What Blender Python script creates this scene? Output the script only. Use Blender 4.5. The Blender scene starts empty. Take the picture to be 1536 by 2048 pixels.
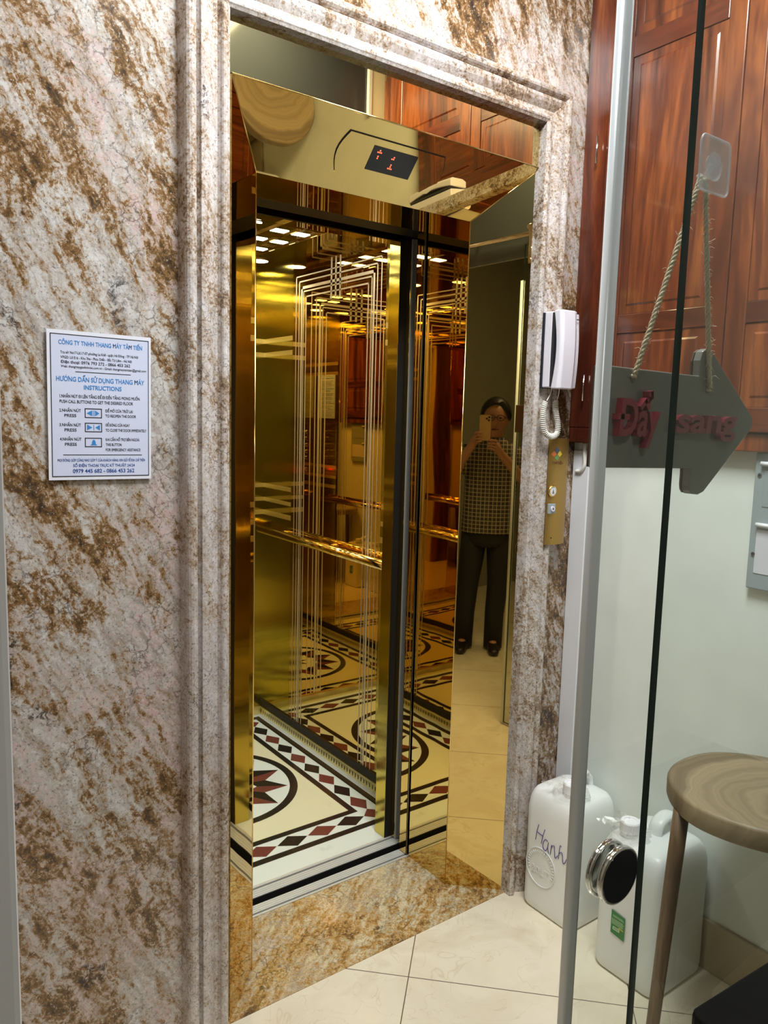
import bpy, bmesh, math, random
from mathutils import Vector, Matrix
random.seed(7)
S = bpy.context.scene
COL = S.collection
PI = math.pi

# ------------------------------------------------------------------ helpers
def link(o):
    COL.objects.link(o); return o

class B:
    """collects shapes (world coordinates) into one bmesh"""
    def __init__(s): s.bm = bmesh.new()
    def face(s, pts, mi=0):
        f = s.bm.faces.new([s.bm.verts.new(p) for p in pts]); f.material_index = mi; return f
    def box(s, x0, x1, y0, y1, z0, z1, mi=0):
        v = [s.bm.verts.new(p) for p in ((x0,y0,z0),(x1,y0,z0),(x1,y1,z0),(x0,y1,z0),(x0,y0,z1),(x1,y0,z1),(x1,y1,z1),(x0,y1,z1))]
        for q in ((3,2,1,0),(4,5,6,7),(0,1,5,4),(1,2,6,5),(2,3,7,6),(3,0,4,7)):
            s.bm.faces.new([v[k] for k in q]).material_index = mi
        return s
    def prism(s, pts, d, mi=0, side=None):
        """polygon (3-D points) pushed along vector d"""
        d = Vector(d); a = [s.bm.verts.new(p) for p in pts]; b = [s.bm.verts.new(Vector(p)+d) for p in pts]
        n = len(a)
        s.bm.faces.new(a).material_index = mi
        s.bm.faces.new(b[::-1]).material_index = mi
        for k in range(n):
            s.bm.faces.new((a[k], b[k], b[(k+1)%n], a[(k+1)%n])).material_index = mi if side is None else side
        return s
    def rings(s, rings, mi=0, close=True, caps=True, smooth=True):
        R = [[s.bm.verts.new(p) for p in r] for r in rings]
        for a, b in zip(R[:-1], R[1:]):
            n = len(a)
            for k in range(n if close else n-1):
                f = s.bm.faces.new((a[k], a[(k+1)%n], b[(k+1)%n], b[k])); f.material_index = mi; f.smooth = smooth
        if caps and close:
            s.bm.faces.new(R[0][::-1]).material_index = mi; s.bm.faces.new(R[-1]).material_index = mi
        return s
    def tube(s, pts, r, n=10, mi=0, caps=True, closed=False):
        P = [Vector(p) for p in pts]; N = len(P); rr = r if isinstance(r, (list, tuple)) else [r]*N
        up = None; rings = []
        for i in range(N):
            if closed: t = P[(i+1)%N]-P[i-1]
            else: t = P[min(i+1,N-1)]-P[max(i-1,0)]
            t.normalize()
            if up is None:
                up = Vector((0,0,1)) if abs(t.z) < .9 else Vector((1,0,0))
            u = up-t*up.dot(t); u.normalize(); w = t.cross(u); up = u
            rings.append([P[i]+(u*math.cos(a)+w*math.sin(a))*rr[i] for a in (2*PI*k/n for k in range(n))])
        if closed: rings.append(rings[0])
        return s.rings(rings, mi, True, caps and not closed)
    def lathe(s, prof, c, axis, n=32, mi=0, smooth=True):
        """prof: (radius, along) list; axis vector"""
        c = Vector(c); ax = Vector(axis).normalized()
        u = ax.orthogonal().normalized(); w = ax.cross(u)
        rings = [[c+ax*h+(u*math.cos(a)+w*math.sin(a))*max(r,1e-4) for a in (2*PI*k/n for k in range(n))] for r, h in prof]
        return s.rings(rings, mi, smooth=smooth)
    def sphere(s, c, r, n=12, mi=0):
        rx, ry, rz = r if isinstance(r, (tuple, list)) else (r, r, r)
        m = n//2
        rings = [[(c[0]+rx*math.sin(PI*j/m)*math.cos(2*PI*k/n), c[1]+ry*math.sin(PI*j/m)*math.sin(2*PI*k/n), c[2]-rz*math.cos(PI*j/m)) for k in range(n)] for j in range(1, m)]
        return s.rings(rings, mi)

def obj(name, b, mats, parent=None, bevel=0, seg=2, recalc=True, smooth_angle=None):
    bm = b.bm if isinstance(b, B) else b
    if recalc: bmesh.ops.recalc_face_normals(bm, faces=bm.faces[:])
    me = bpy.data.meshes.new(name)
    o = bpy.data.objects.new(name, me)
    if parent is not None:
        off = Vector(parent.location); pp = parent.parent
        while pp is not None: off += Vector(pp.location); pp = pp.parent
        bm.transform(Matrix.Translation(-off))
    bm.to_mesh(me); bm.free()
    for m in (mats if isinstance(mats, (list, tuple)) else [mats]): me.materials.append(m)
    link(o)
    if parent is not None: o.parent = parent
    if bevel:
        md = o.modifiers.new('bevel', 'BEVEL'); md.width = bevel; md.segments = seg; md.limit_method = 'ANGLE'; md.angle_limit = math.radians(40)
    return o

def tag(o, label=None, cat=None, group=None, kind=None):
    if label: o['label'] = label
    if cat: o['category'] = cat
    if group: o['group'] = group
    if kind: o['kind'] = kind
    return o

def thing(name, loc, label, cat, group=None):
    o = bpy.data.objects.new(name, None); o.location = loc; o.empty_display_size = .05
    link(o); return tag(o, label, cat, group)

def struct(name, b, mats, bevel=0, **k):
    return tag(obj(name, b, mats, None, bevel, **k), kind='structure')

# ------------------------------------------------------------------ text
import unicodedata
_G = {}
def glyph(ch, bold):
    """outline of one plain letter as (verts, faces), cached"""
    k = (ch, bold)
    if k in _G: return _G[k]
    cu = bpy.data.curves.new('t', 'FONT'); cu.body = ch; cu.size = 1.0; cu.offset = bold; cu.resolution_u = 3; cu.fill_mode = 'BOTH'
    o = bpy.data.objects.new('t', cu); COL.objects.link(o)
    dg = bpy.context.evaluated_depsgraph_get(); dg.update()
    me = bpy.data.meshes.new_from_object(o.evaluated_get(dg))
    _G[k] = ([(v.co.x, v.co.y) for v in me.vertices], [tuple(p.vertices) for p in me.polygons])
    bpy.data.objects.remove(o); bpy.data.curves.remove(cu); bpy.data.meshes.remove(me)
    return _G[k]
def advance(ch):
    x = lambda t: max(v[0] for v in glyph(t, 0)[0])
    return x(ch+'I')-x('I')
def stroke(pts, w):
    """thick polyline as quads"""
    out = []
    for (x0, y0), (x1, y1) in zip(pts[:-1], pts[1:]):
        dx, dy = x1-x0, y1-y0; l = math.hypot(dx, dy) or 1; nx, ny = -dy/l*w/2, dx/l*w/2; ex, ey = dx/l*w*.3, dy/l*w*.3
        out.append([(x0-ex+nx, y0-ey+ny), (x0-ex-nx, y0-ey-ny), (x1+ex-nx, y1+ey-ny), (x1+ex+nx, y1+ey+ny)])
    return out
def text_polys(s, bold=0.0):
    """letters from the plain font, Vietnamese marks drawn as strokes"""
    vs, fs, x = [], [], 0.0
    def add(poly): n0 = len(vs); vs.extend(Vector((a, b, 0)) for a, b in poly); fs.append(tuple(range(n0, n0+len(poly))))
    for ch in s:
        base, marks = ch, ''
        if ch in 'Đđ': base, marks = ('D' if ch == 'Đ' else 'd'), '-'
        else:
            d = unicodedata.normalize('NFD', ch); base, marks = d[0], d[1:]
        if base != ' ':
            gv, gf = glyph(base, 0 if base == 'M' else bold)
            for dx in ((-bold, 0, bold) if base == 'M' and bold else (0,)):
                n0 = len(vs); vs.extend(Vector((x+a+dx, b, 0)) for a, b in gv); fs.extend(tuple(n0+k for k in f) for f in gf)
            xs = [a for a, b in gv]; top = max(b for a, b in gv); x0, x1 = x+min(xs), x+max(xs); c = (x0+x1)/2; w = .075+bold*1.6; up = top+.06; tone = c; ty = up
            for m_ in marks:
                if m_ == '\u0302':
                    for q in stroke([(c-.15, up), (c, up+.13), (c+.15, up)], w): add(q)
                    tone, ty = c+.16, up+.12
                elif m_ == '\u0306':
                    for q in stroke([(c-.15, up+.12), (c-.08, up+.03), (c+.08, up+.03), (c+.15, up+.12)], w): add(q)
                    tone, ty = c, up+.17
                elif m_ == '\u031b':
                    for q in stroke([(x1-.03, top-.09 if base.islower() else top-.06), (x1+.07, top-.02), (x1+.09, top+.08)], w): add(q)
                elif m_ == '-':
                    yb = .35 if ch == 'Đ' else .62; xa = (x0-.07, x0+.30) if ch == 'Đ' else (x1-.27, x1+.09)
                    for q in stroke([(xa[0], yb), (xa[1], yb)], w): add(q)
            for m_ in marks:
                if m_ == '\u0301': q = [(tone-.05, ty), (tone+.08, ty+.15)]
                elif m_ == '\u0300': q = [(tone+.05, ty), (tone-.08, ty+.15)]
                elif m_ == '\u0309': q = [(tone-.02, ty), (tone-.01, ty+.05), (tone+.07, ty+.09), (tone+.04, ty+.16), (tone-.06, ty+.15)]
                elif m_ == '\u0303': q = [(tone-.16, ty+.03), (tone-.06, ty+.10), (tone+.06, ty+.04), (tone+.16, ty+.11)]
                elif m_ == '\u0323': q = [(c, -.17), (c, -.145)]
                else: continue
                for z in stroke(q, w if m_ != '\u0323' else .11+bold): add(z)
        x += advance(base) if base != ' ' else .27
    return vs, fs

def put_text(b, s, O, U, V, u0, u1, vc, h=None, mi=0, bold=0.0, lift=0.0, N=None, shear=0.0, depth=0.0):
    """text fitted between u0 and u1 with its capitals centred on vc (metres in the O,U,V plane)"""
    vs, fs = text_polys(s, bold)
    if not vs: return
    O, U, V = Vector(O), Vector(U).normalized(), Vector(V).normalized(); N = U.cross(V)
    xs = [v.x for v in vs]; x0, x1 = min(xs), max(xs)
    sx = (u1-u0)/max(x1-x0, 1e-6); sy = (h/.72) if h else sx
    def P(v, w): return O+U*(u0+(v.x-x0)*sx+shear*v.y*sy)+V*(vc+(v.y-.36)*sy)+N*w
    a = [b.bm.verts.new(P(v, lift+depth)) for v in vs]
    for f in fs:
        try: b.bm.faces.new([a[k] for k in f]).material_index = mi
        except ValueError: pass
    if depth:
        c = [b.bm.verts.new(P(v, lift)) for v in vs]
        ed = {}
        for f in fs:
            for k in range(len(f)):
                e = (f[k], f[(k+1) % len(f)]); ed[e] = 1
        for (i, j) in ed:
            if (j, i) not in ed:
                b.bm.faces.new((a[i], c[i], c[j], a[j])).material_index = mi

# ------------------------------------------------------------------ materials
def srgb(r, g, b):
    f = lambda c: (c/255/12.92) if c/255 <= .04045 else ((c/255+.055)/1.055)**2.4
    return (f(r), f(g), f(b), 1)

def mat(name, col=(.8,.8,.8,1), rough=.5, metal=0.0, **kw):
    m = bpy.data.materials.new(name); m.use_nodes = True
    p = m.node_tree.nodes['Principled BSDF']
    p.inputs['Base Color'].default_value = col if len(col) == 4 else (*col, 1)
    p.inputs['Roughness'].default_value = rough; p.inputs['Metallic'].default_value = metal
    for k, v in kw.items(): p.inputs[k.replace('_', ' ')].default_value = v
    return m

class NT:
    def __init__(s, m): s.t = m.node_tree; s.p = s.t.nodes.get('Principled BSDF')
    def n(s, kind, **kw):
        nd = s.t.nodes.new(kind)
        for k, v in kw.items():
            if hasattr(nd, k) and k not in nd.inputs: setattr(nd, k, v)
            else: nd.inputs[k].default_value = v
        return nd
    def l(s, a, b): s.t.links.new(a, b)
    def pos(s): return s.n('ShaderNodeNewGeometry').outputs['Position']
    def mapping(s, src, loc=(0,0,0), rot=(0,0,0), scale=(1,1,1)):
        m = s.n('ShaderNodeMapping'); m.inputs['Location'].default_value = loc; m.inputs['Rotation'].default_value = rot; m.inputs['Scale'].default_value = scale
        s.l(src, m.inputs['Vector']); return m.outputs['Vector']
    def noise(s, src, scale, detail=4, rough=.55, dist=0.0):
        n = s.n('ShaderNodeTexNoise'); n.inputs['Scale'].default_value = scale; n.inputs['Detail'].default_value = detail
        n.inputs['Roughness'].default_value = rough; n.inputs['Distortion'].default_value = dist
        s.l(src, n.inputs['Vector']); return n
    def ramp(s, src, stops, interp='LINEAR'):
        r = s.n('ShaderNodeValToRGB'); e = r.color_ramp.elements; r.color_ramp.interpolation = interp
        while len(e) < len(stops): e.new(.5)
        for k, (p, c) in enumerate(stops):
            e[k].position = p; e[k].color = c if isinstance(c, (tuple, list)) and len(c) == 4 else ((c, c, c, 1) if not isinstance(c, (tuple, list)) else (*c, 1))
        s.l(src, r.inputs['Fac']); return r.outputs['Color']
    def mix(s, fac, a, b, mode='MIX'):
        m = s.n('ShaderNodeMix'); m.data_type = 'RGBA'; m.blend_type = mode
        for k, v in ((0, fac), (6, a), (7, b)):
            if hasattr(v, 'links'): s.l(v, m.inputs[k])
            else: m.inputs[k].default_value = v
        return m.outputs[2]
    def math(s, op, a, b=0.0):
        m = s.n('ShaderNodeMath'); m.operation = op
        for k, v in ((0, a), (1, b)):
            if hasattr(v, 'links'): s.l(v, m.inputs[k])
            else: m.inputs[k].default_value = v
        return m.outputs[0]
    def bump(s, h, strength=.2, dist=.01):
        b = s.n('ShaderNodeBump'); b.inputs['Strength'].default_value = strength; b.inputs['Distance'].default_value = dist
        s.l(h, b.inputs['Height']); s.l(b.outputs['Normal'], s.p.inputs['Normal'])

def granite(name, pale=False, gold=False):  # gold: same granite with the car's yellow light put into its colours
    m = mat(name, rough=.13); t = NT(m); P = t.pos()
    def dot(v, k):
        d = t.n('ShaderNodeVectorMath', operation='DOT_PRODUCT'); t.l(P, d.inputs[0]); d.inputs[1].default_value = tuple(a*k for a in v); return d.outputs['Value']
    cb = t.n('ShaderNodeCombineXYZ')
    if gold: t.l(dot((.8, .6, 0), .9), cb.inputs[0]); t.l(dot((-.6, .8, 0), 2.0), cb.inputs[1])
    else: t.l(dot((.45, .3, -.89), .75), cb.inputs[0]); t.l(dot((.89, .3, .45), 1.9), cb.inputs[1]); t.l(dot((0, 1, 0), 1.5), cb.inputs[2])
    def warp(src, sc, amt):
        n_ = t.noise(P, sc, 4, .6); ce = t.n('ShaderNodeVectorMath', operation='SUBTRACT'); t.l(n_.outputs['Color'], ce.inputs[0]); ce.inputs[1].default_value = (.5, .5, .5)
        k_ = t.n('ShaderNodeVectorMath', operation='SCALE'); t.l(ce.outputs[0], k_.inputs[0]); k_.inputs['Scale'].default_value = amt
        a_ = t.n('ShaderNodeVectorMath', operation='ADD'); t.l(src, a_.inputs[0]); t.l(k_.outputs[0], a_.inputs[1]); return a_.outputs[0]
    F = warp(cb.outputs[0], 4.0, .55)
    big = t.noise(F, 2.6, 6, .6).outputs['Fac']
    mid = t.noise(F, 10.0, 7, .7).outputs['Fac']
    W = warp(P, 22, .035)
    vc = t.n('ShaderNodeTexVoronoi'); vc.inputs['Scale'].default_value = 95 if not pale else 150; t.l(warp(W, 60, .02), vc.inputs['Vector'])
    sc = t.n('ShaderNodeSeparateColor'); t.l(vc.outputs['Color'], sc.inputs[0])
    fine = t.noise(P, 70 if not pale else 110, 5, .7, .8).outputs['Fac']
    streak = t.noise(t.mapping(warp(cb.outputs[0], 14, .10), scale=(9, 26, 20)), 1.0, 5, .72).outputs['Fac']
    val = t.math('ADD', t.math('MULTIPLY', big, .90 if not pale else .6), t.math('MULTIPLY', mid, .65))
    val = t.math('ADD', val, t.math('MULTIPLY', sc.outputs[0], .09))
    val = t.math('ADD', val, t.math('MULTIPLY', t.math('SUBTRACT', streak, .5), .75 if not pale else .35))
    val = t.math('ADD', val, t.math('MULTIPLY', t.math('SUBTRACT', fine, .5), .45 if not pale else .7))
    sh = .15 if not (pale or gold) else (.27 if pale else .20)
    val = t.math('SUBTRACT', t.math('ADD', val, sh), .48)
    hue = t.noise(t.mapping(F, (5.1, 2.2, 8.4)), 1.7, 5, .62).outputs['Fac']
    hv = t.math('ADD', hue, t.math('MULTIPLY', t.math('SUBTRACT', sc.outputs[1], .5), .16))
    if pale: light = t.ramp(hv, [(.36, srgb(216, 212, 212)), (.5, srgb(202, 196, 196)), (.62, srgb(188, 178, 174))])
    else: light = t.ramp(hv, [(.36, srgb(202, 201, 200)), (.47, srgb(182, 175, 170)), (.56, srgb(198, 180, 177)), (.64, srgb(190, 162, 161))])
    if gold: light = t.ramp(hv, [(.36, srgb(214, 200, 164)), (.5, srgb(200, 176, 132)), (.62, srgb(206, 186, 164))])
    light = t.mix(t.math('MULTIPLY', t.ramp(streak, [(.44, 0.), (.60, .7)]), 1.0 if not pale else .5), light, srgb(138, 128, 118))
    o1, o2, o3 = ((142, 108, 66), (94, 72, 48), (52, 44, 38)) if not gold else ((188, 148, 84), (146, 110, 64), (92, 72, 50))
    if pale: o1, o2, o3 = (160, 136, 110), (114, 94, 78), (70, 60, 54)
    mixv = t.ramp(val, [(.38, 0.), (.50, .5), (.57, 1.)])
    dark = t.ramp(val, [(.46, srgb(172, 154, 126)), (.55, srgb(*o1)), (.66, srgb(*o2)), (.80, srgb(*o3))])
    c = t.mix(mixv, light, dark)
    # hairline cracks, only in patches
    v = t.n('ShaderNodeTexVoronoi', feature='DISTANCE_TO_EDGE'); v.inputs['Scale'].default_value = 26 if not pale else 48
    t.l(warp(W, 30, .03), v.inputs['Vector'])
    crack = t.math('MULTIPLY', t.ramp(v.outputs['Distance'], [(.0, 1.), (.05, 0.)]), t.ramp(t.noise(P, 7, 4, .6).outputs['Fac'], [(.48, 0.), (.62, .75)]))
    c = t.mix(crack, c, srgb(70, 56, 46))
    sp = t.noise(P, 190, 3, .65).outputs['Fac']
    c = t.mix(t.ramp(sp, [(.58, 0.), (.68, .7)]), c, srgb(66, 54, 44)); c = t.mix(t.ramp(sp, [(.30, .6), (.40, 0.)]), c, srgb(228, 222, 214))
    blk = t.noise(t.mapping(F, (7.7, 2, 3)), 5, 6, .7).outputs['Fac']
    c = t.mix(t.math('MULTIPLY', t.ramp(blk, [(.60, 0.), (.68, .85)]), t.ramp(fine, [(.46, 0.), (.54, 1.)])), c, srgb(46, 42, 42))
    t.l(c, t.p.inputs['Base Color'])
    return m

def wood(name, a, b, c, scale=1.0, axis='z', coat=.5, rough=.25):
    m = mat(name, rough=rough, Coat_Weight=coat, Coat_Roughness=.08); t = NT(m); P = t.pos()
    sc = {'z': (6, 6, .55), 'y': (6, .55, 6), 'x': (.55, 6, 6)}[axis]
    q = t.mapping(P, scale=tuple(k*scale for k in sc))
    w = t.noise(q, 1.6, 5, .6, 1.2).outputs['Fac']
    f = t.noise(t.mapping(P, scale=tuple(k*scale*6 for k in sc)), 2.2, 4, .7).outputs['Fac']
    c0 = t.ramp(w, [(.38, b), (.5, a), (.62, c)])
    c1 = t.mix(t.ramp(f, [(.45, 0.), (.7, .55)]), c0, b)
    t.l(c1, t.p.inputs['Base Color']); return m

M = {}
M['granite'] = granite('marble granite'); M['granite_pale'] = granite('pale marble trim', pale=True); M['granite_yellow_lit'] = granite('yellow-lit marble', gold=True)
M['wood'] = wood('red hardwood', srgb(106, 50, 28), srgb(66, 28, 18), srgb(146, 80, 40))
M['wood_rail'] = wood('red hardwood rail', srgb(98, 44, 26), srgb(64, 27, 18), srgb(132, 68, 36), axis='y')
GOLD = (.74, .545, .20, 1)
def goldmirror(name, bump=0.0, scale=3.0, rough=.015, col=GOLD):
    m = mat(name, col, rough, 1.0)
    if bump:
        t = NT(m); t.bump(t.noise(t.mapping(t.pos(), scale=(1, 1, .45)), scale, 1, .4).outputs['Fac'], bump, .02)
    return m
GOLD2 = (.74, .54, .20, 1)
M['gold_mirror'] = goldmirror('gold mirror steel', .012)
M['gold_upper'] = goldmirror('gold mirror header', .008, col=(.78, .62, .30, 1))
M['gold_wavy'] = goldmirror('wavy gold mirror steel', .05, 4.0)
M['gold_jamb'] = goldmirror('gold mirror jamb', .006, 2.5, col=GOLD2)
M['gold_dark'] = goldmirror('bronze mirror ceiling', 0, col=(.40, .31, .14, 1), rough=.03)
m = mat('brushed gold steel', (.62, .50, .12, 1), .13, 1.0, Anisotropic=.85); t = NT(m)
tg = t.n('ShaderNodeTangent'); tg.direction_type = 'RADIAL'; tg.axis = 'Z'; t.l(tg.outputs[0], t.p.inputs['Tangent'])
st = t.noise(t.mapping(t.pos(), scale=(260, 260, 3)), 1.0, 2).outputs['Fac']; wv = t.noise(t.mapping(t.pos(), scale=(.6, .6, 16)), 1.0, 3).outputs['Fac']; t.bump(t.math('ADD', t.math('MULTIPLY', st, .12), wv), .045, .006)

M['gold_brushed'] = m
M['gold_etched'] = mat('frosted etched gold', (.86, .76, .60, 1), .42, .7)
M['gold_bar'] = mat('satin gold inlay', (.95, .82, .40, 1), .34, 1.0)
M['gold_rail'] = mat('polished gold rail', (.88, .66, .26, 1), .10, 1.0)
M['brass_plate'] = mat('satin brass plate', srgb(176, 142, 78), .38, .85)
M['black'] = mat('black', (.006, .006, .006, 1), .5)
M['shaft'] = mat('dark shaft', (.01, .009, .008, 1), .9)
M['rubber'] = mat('grey aluminium edge', srgb(176, 178, 174), .4, .1)
M['alu'] = mat('aluminium sill', srgb(214, 214, 208), .3, .25)
M['alu_dark'] = mat('sill groove', srgb(52, 50, 46), .6, .2)
M['chrome'] = mat('chrome', (.78, .78, .78, 1), .08, 1.0)
M['steel'] = mat('brushed steel', (.55, .55, .55, 1), .3, 1.0)
m = mat('cream floor tile', rough=.16); t = NT(m); P = t.pos()
r_ = t.mapping(P, loc=(-(1.253*math.cos(PI/4)+1.522*math.sin(PI/4)), (1.253*math.sin(PI/4)-1.522*math.cos(PI/4)), 0), rot=(0, 0, -PI/4))
sx = t.n('ShaderNodeSeparateXYZ'); t.l(r_, sx.inputs[0])
def joint(o):
    fr = t.math('FRACT', t.math('ADD', t.math('DIVIDE', o, .6), 100.0))
    d = t.math('MINIMUM', fr, t.math('SUBTRACT', 1.0, fr)); return t.math('LESS_THAN', d, .0024)
J = t.math('MAXIMUM', joint(sx.outputs[0]), joint(sx.outputs[1]))
tn = t.noise(P, 3.5, 6, .6, .6).outputs['Fac']
tc = t.ramp(tn, [(.3, srgb(222, 209, 184)), (.55, srgb(232, 222, 200)), (.75, srgb(214, 198, 170))])
vn = t.noise(P, 5.0, 3, .55, 1.5).outputs['Fac']
vein = t.ramp(t.math('ABSOLUTE', t.math('SUBTRACT', vn, .5)), [(0., .32), (.008, 0.)])
tc = t.mix(vein, tc, srgb(196, 172, 138))
tc = t.mix(J, tc, srgb(104, 92, 78)); t.l(tc, t.p.inputs['Base Color']); M['tile'] = m
def plaster(name, col, rough=.6):
    m = mat(name, rough=rough); t = NT(m); n = t.noise(t.pos(), 6, 6, .6).outputs['Fac']
    c2 = tuple(k*.93 for k in col[:3])+(1,)
    t.l(t.ramp(n, [(.35, c2), (.65, col)]), t.p.inputs['Base Color']); return m
M['wall_white'] = plaster('white wall paint', srgb(240, 244, 238))
M['wall_cream'] = plaster('cream wall paint', srgb(226, 218, 190))
M['wall_cream_dim'] = plaster('dimmed cream wall paint', srgb(146, 142, 122))  # cream paint darkened to put the room's dimness into the colour
M['ceiling'] = plaster('white ceiling', srgb(238, 236, 228))
M['white_gloss'] = mat('white gloss paint', srgb(226, 228, 232), .3)
M['baseboard'] = plaster('beige skirting tile', srgb(196, 182, 154), .3)
def stone(name, col, var, scale=30):
    m = mat(name, rough=.15); t = NT(m); n = t.noise(t.pos(), scale, 5, .65).outputs['Fac']
    t.l(t.ramp(n, [(.35, col), (.6, col), (.75, var)]), t.p.inputs['Base Color']); return m
M['marble_white'] = stone('white marble', srgb(232, 236, 222), srgb(206, 212, 196), 7)
M['marble_cream'] = stone('cream marble', srgb(236, 228, 188), srgb(226, 214, 168), 6)
M['marble_black'] = stone('black marble', srgb(38, 35, 31), srgb(78, 72, 62), 90)
M['marble_red'] = stone('red marble', srgb(116, 62, 52), srgb(150, 96, 84), 120)
def emis(name, col, s):
    m = mat(name, (0, 0, 0, 1), .5); p = m.node_tree.nodes['Principled BSDF']
    p.inputs['Emission Color'].default_value = col if len(col) == 4 else (*col, 1); p.inputs['Emission Strength'].default_value = s; return m
M['lamp'] = emis('lit lamp', (1, .97, .82, 1), 6); M['downlight'] = emis('lit downlight', (1, .95, .76, 1), 18)
M['led_red'] = emis('red led', (1, .08, .03, 1), 3.0); M['led_panel'] = mat('black display glass', (.012, .012, .014, 1), .12)
M['red_lit'] = emis('red lit button', (1, .06, .02, 1), 2.0)
M['paper'] = mat('white plastic board', srgb(226, 230, 242), .35); M['ink_blue'] = mat('blue ink', srgb(58, 134, 204), .4); M['ink_navy'] = mat('navy ink', srgb(40, 72, 146), .4)
M['ink_black'] = mat('black ink', srgb(26, 28, 40), .4); M['ink_field'] = mat('pale blue print', srgb(206, 214, 238), .35)
M['plastic_white'] = mat('white plastic', srgb(226, 224, 234), .3); M['plastic_dark'] = mat('dark grey plastic', srgb(42, 44, 50), .4)
M['cord'] = mat('white cord', srgb(226, 224, 216), .4)
m = mat('milky plastic', srgb(238, 240, 238), .35, 0, Subsurface_Weight=.25, Subsurface_Scale=.03, Subsurface_Radius=(1, 1, .9)); M['jug'] = m
M['jug_cap'] = mat('white cap', srgb(240, 240, 242), .35)
M['pen'] = mat('purple pen ink', srgb(78, 66, 140), .5)
M['green'] = mat('green label', srgb(54, 128, 62), .35); M['label_text'] = mat('pale label print', srgb(190, 222, 176), .4); M['label_yellow'] = mat('yellow label print', srgb(206, 198, 64), .4)
M['table_black'] = mat('black tabletop', (.008, .0075, .008, 1), .6, 0, Specular_IOR_Level=.15)
M['seat_wood'] = None
m = mat('weathered stool wood', rough=.5); t = NT(m); P = t.pos()
q = t.mapping(P, loc=(-1.80, -.80, 0)); dist = t.n('ShaderNodeVectorMath', operation='LENGTH')
ad = t.n('ShaderNodeVectorMath', operation='ADD'); s2 = t.n('ShaderNodeVectorMath', operation='SCALE'); s2.inputs['Scale'].default_value = .10
t.l(t.noise(P, 5, 3).outputs['Color'], s2.inputs[0]); t.l(t.mapping(q, scale=(1, 1, 0)), ad.inputs[0]); t.l(s2.outputs[0], ad.inputs[1]); t.l(ad.outputs[0], dist.inputs[0])
rg = t.noise(t.mapping(dist.outputs['Value'], scale=(24, 1, 1)), 1.0, 3, .6)
t.l(t.ramp(rg.outputs['Fac'], [(.34, srgb(118, 100, 76)), (.5, srgb(156, 136, 106)), (.64, srgb(188, 170, 132))]), t.p.inputs['Base Color']); M['seat_wood'] = m
M['leg_wood'] = wood('stool leg wood', srgb(118, 92, 68), srgb(82, 62, 46), srgb(140, 114, 84), 1.5, 'z', .1, .5)
M['sign_board'] = mat('dark grey acrylic', srgb(116, 114, 108), .14); M['sign_back'] = mat('brown board back', srgb(70, 44, 24), .5)
M['sign_red'] = mat('crimson lettering', srgb(140, 34, 52), .35)
m = mat('jute rope', srgb(190, 174, 146), .9); M['rope'] = m
M['meter_grey'] = mat('grey panel', srgb(158, 168, 172), .45)
def glass(name, tint, ior=1.45):
    m = bpy.data.materials.new(name); m.use_nodes = True; t = m.node_tree; t.nodes.clear()
    out = t.nodes.new('ShaderNodeOutputMaterial'); mx = t.nodes.new('ShaderNodeMixShader'); tr = t.nodes.new('ShaderNodeBsdfTransparent'); gl = t.nodes.new('ShaderNodeBsdfGlossy'); fr = t.nodes.new('ShaderNodeFresnel')
    tr.inputs[0].default_value = tint; gl.inputs['Roughness'].default_value = .01; gl.inputs[0].default_value = (1, 1, 1, 1); fr.inputs[0].default_value = ior
    ge = t.nodes.new('ShaderNodeNewGeometry'); mm_ = t.nodes.new('ShaderNodeMath'); mm_.operation = 'SUBTRACT'; mm_.inputs[0].default_value = 1.0; t.links.new(ge.outputs['Backfacing'], mm_.inputs[1]); mu = t.nodes.new('ShaderNodeMath'); mu.operation = 'MULTIPLY'; t.links.new(fr.outputs[0], mu.inputs[0]); t.links.new(mm_.outputs[0], mu.inputs[1]); t.links.new(mu.outputs[0], mx.inputs[0]); t.links.new(tr.outputs[0], mx.inputs[1]); t.links.new(gl.outputs[0], mx.inputs[2]); t.links.new(mx.outputs[0], out.inputs[0]); return m
M['glass'] = glass('clear glass', (.955, .975, .965, 1)); M['glass_edge'] = mat('green glass edge', (.004, .022, .016, 1), .15)
def milky(name, col, a, rough=.2):
    m = mat(name, col, rough); t = m.node_tree; p = t.nodes['Principled BSDF']; out = t.nodes['Material Output']; mx = t.nodes.new('ShaderNodeMixShader'); tr = t.nodes.new('ShaderNodeBsdfTransparent')
    mx.inputs[0].default_value = a; t.links.new(tr.outputs[0], mx.inputs[1]); t.links.new(p.outputs[0], mx.inputs[2]); t.links.new(mx.outputs[0], out.inputs['Surface']); return m
M['film'] = milky('clear plastic film', srgb(226, 224, 216), .30, .12); M['hook_plastic'] = milky('clear hook plastic', srgb(230, 230, 236), .34, .12)
m = mat('frosted fanlight glass', srgb(52, 56, 60), .12); M['fanglass'] = m
M['seal'] = mat('pale seal strip', srgb(204, 212, 216), .3, .1)
M['skin'] = mat('skin', srgb(186, 134, 102), .5, 0, Subsurface_Weight=.1, Subsurface_Scale=.01)
M['hair'] = mat('black hair', (.012, .011, .010, 1), .45); M['trousers'] = mat('dark trousers', srgb(30, 29, 30), .8); M['shoe'] = mat('dark shoe', srgb(34, 24, 20), .4)
m = mat('checked shirt', rough=.8); t = NT(m); P = t.pos()
def lines(axis_vec, per, wdt):
    d = t.n('ShaderNodeVectorMath', operation='DOT_PRODUCT'); t.l(P, d.inputs[0]); d.inputs[1].default_value = axis_vec
    fr = t.math('FRACT', t.math('ADD', t.math('DIVIDE', d.outputs['Value'], per), 50.)); return t.math('LESS_THAN', fr, wdt)
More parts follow.
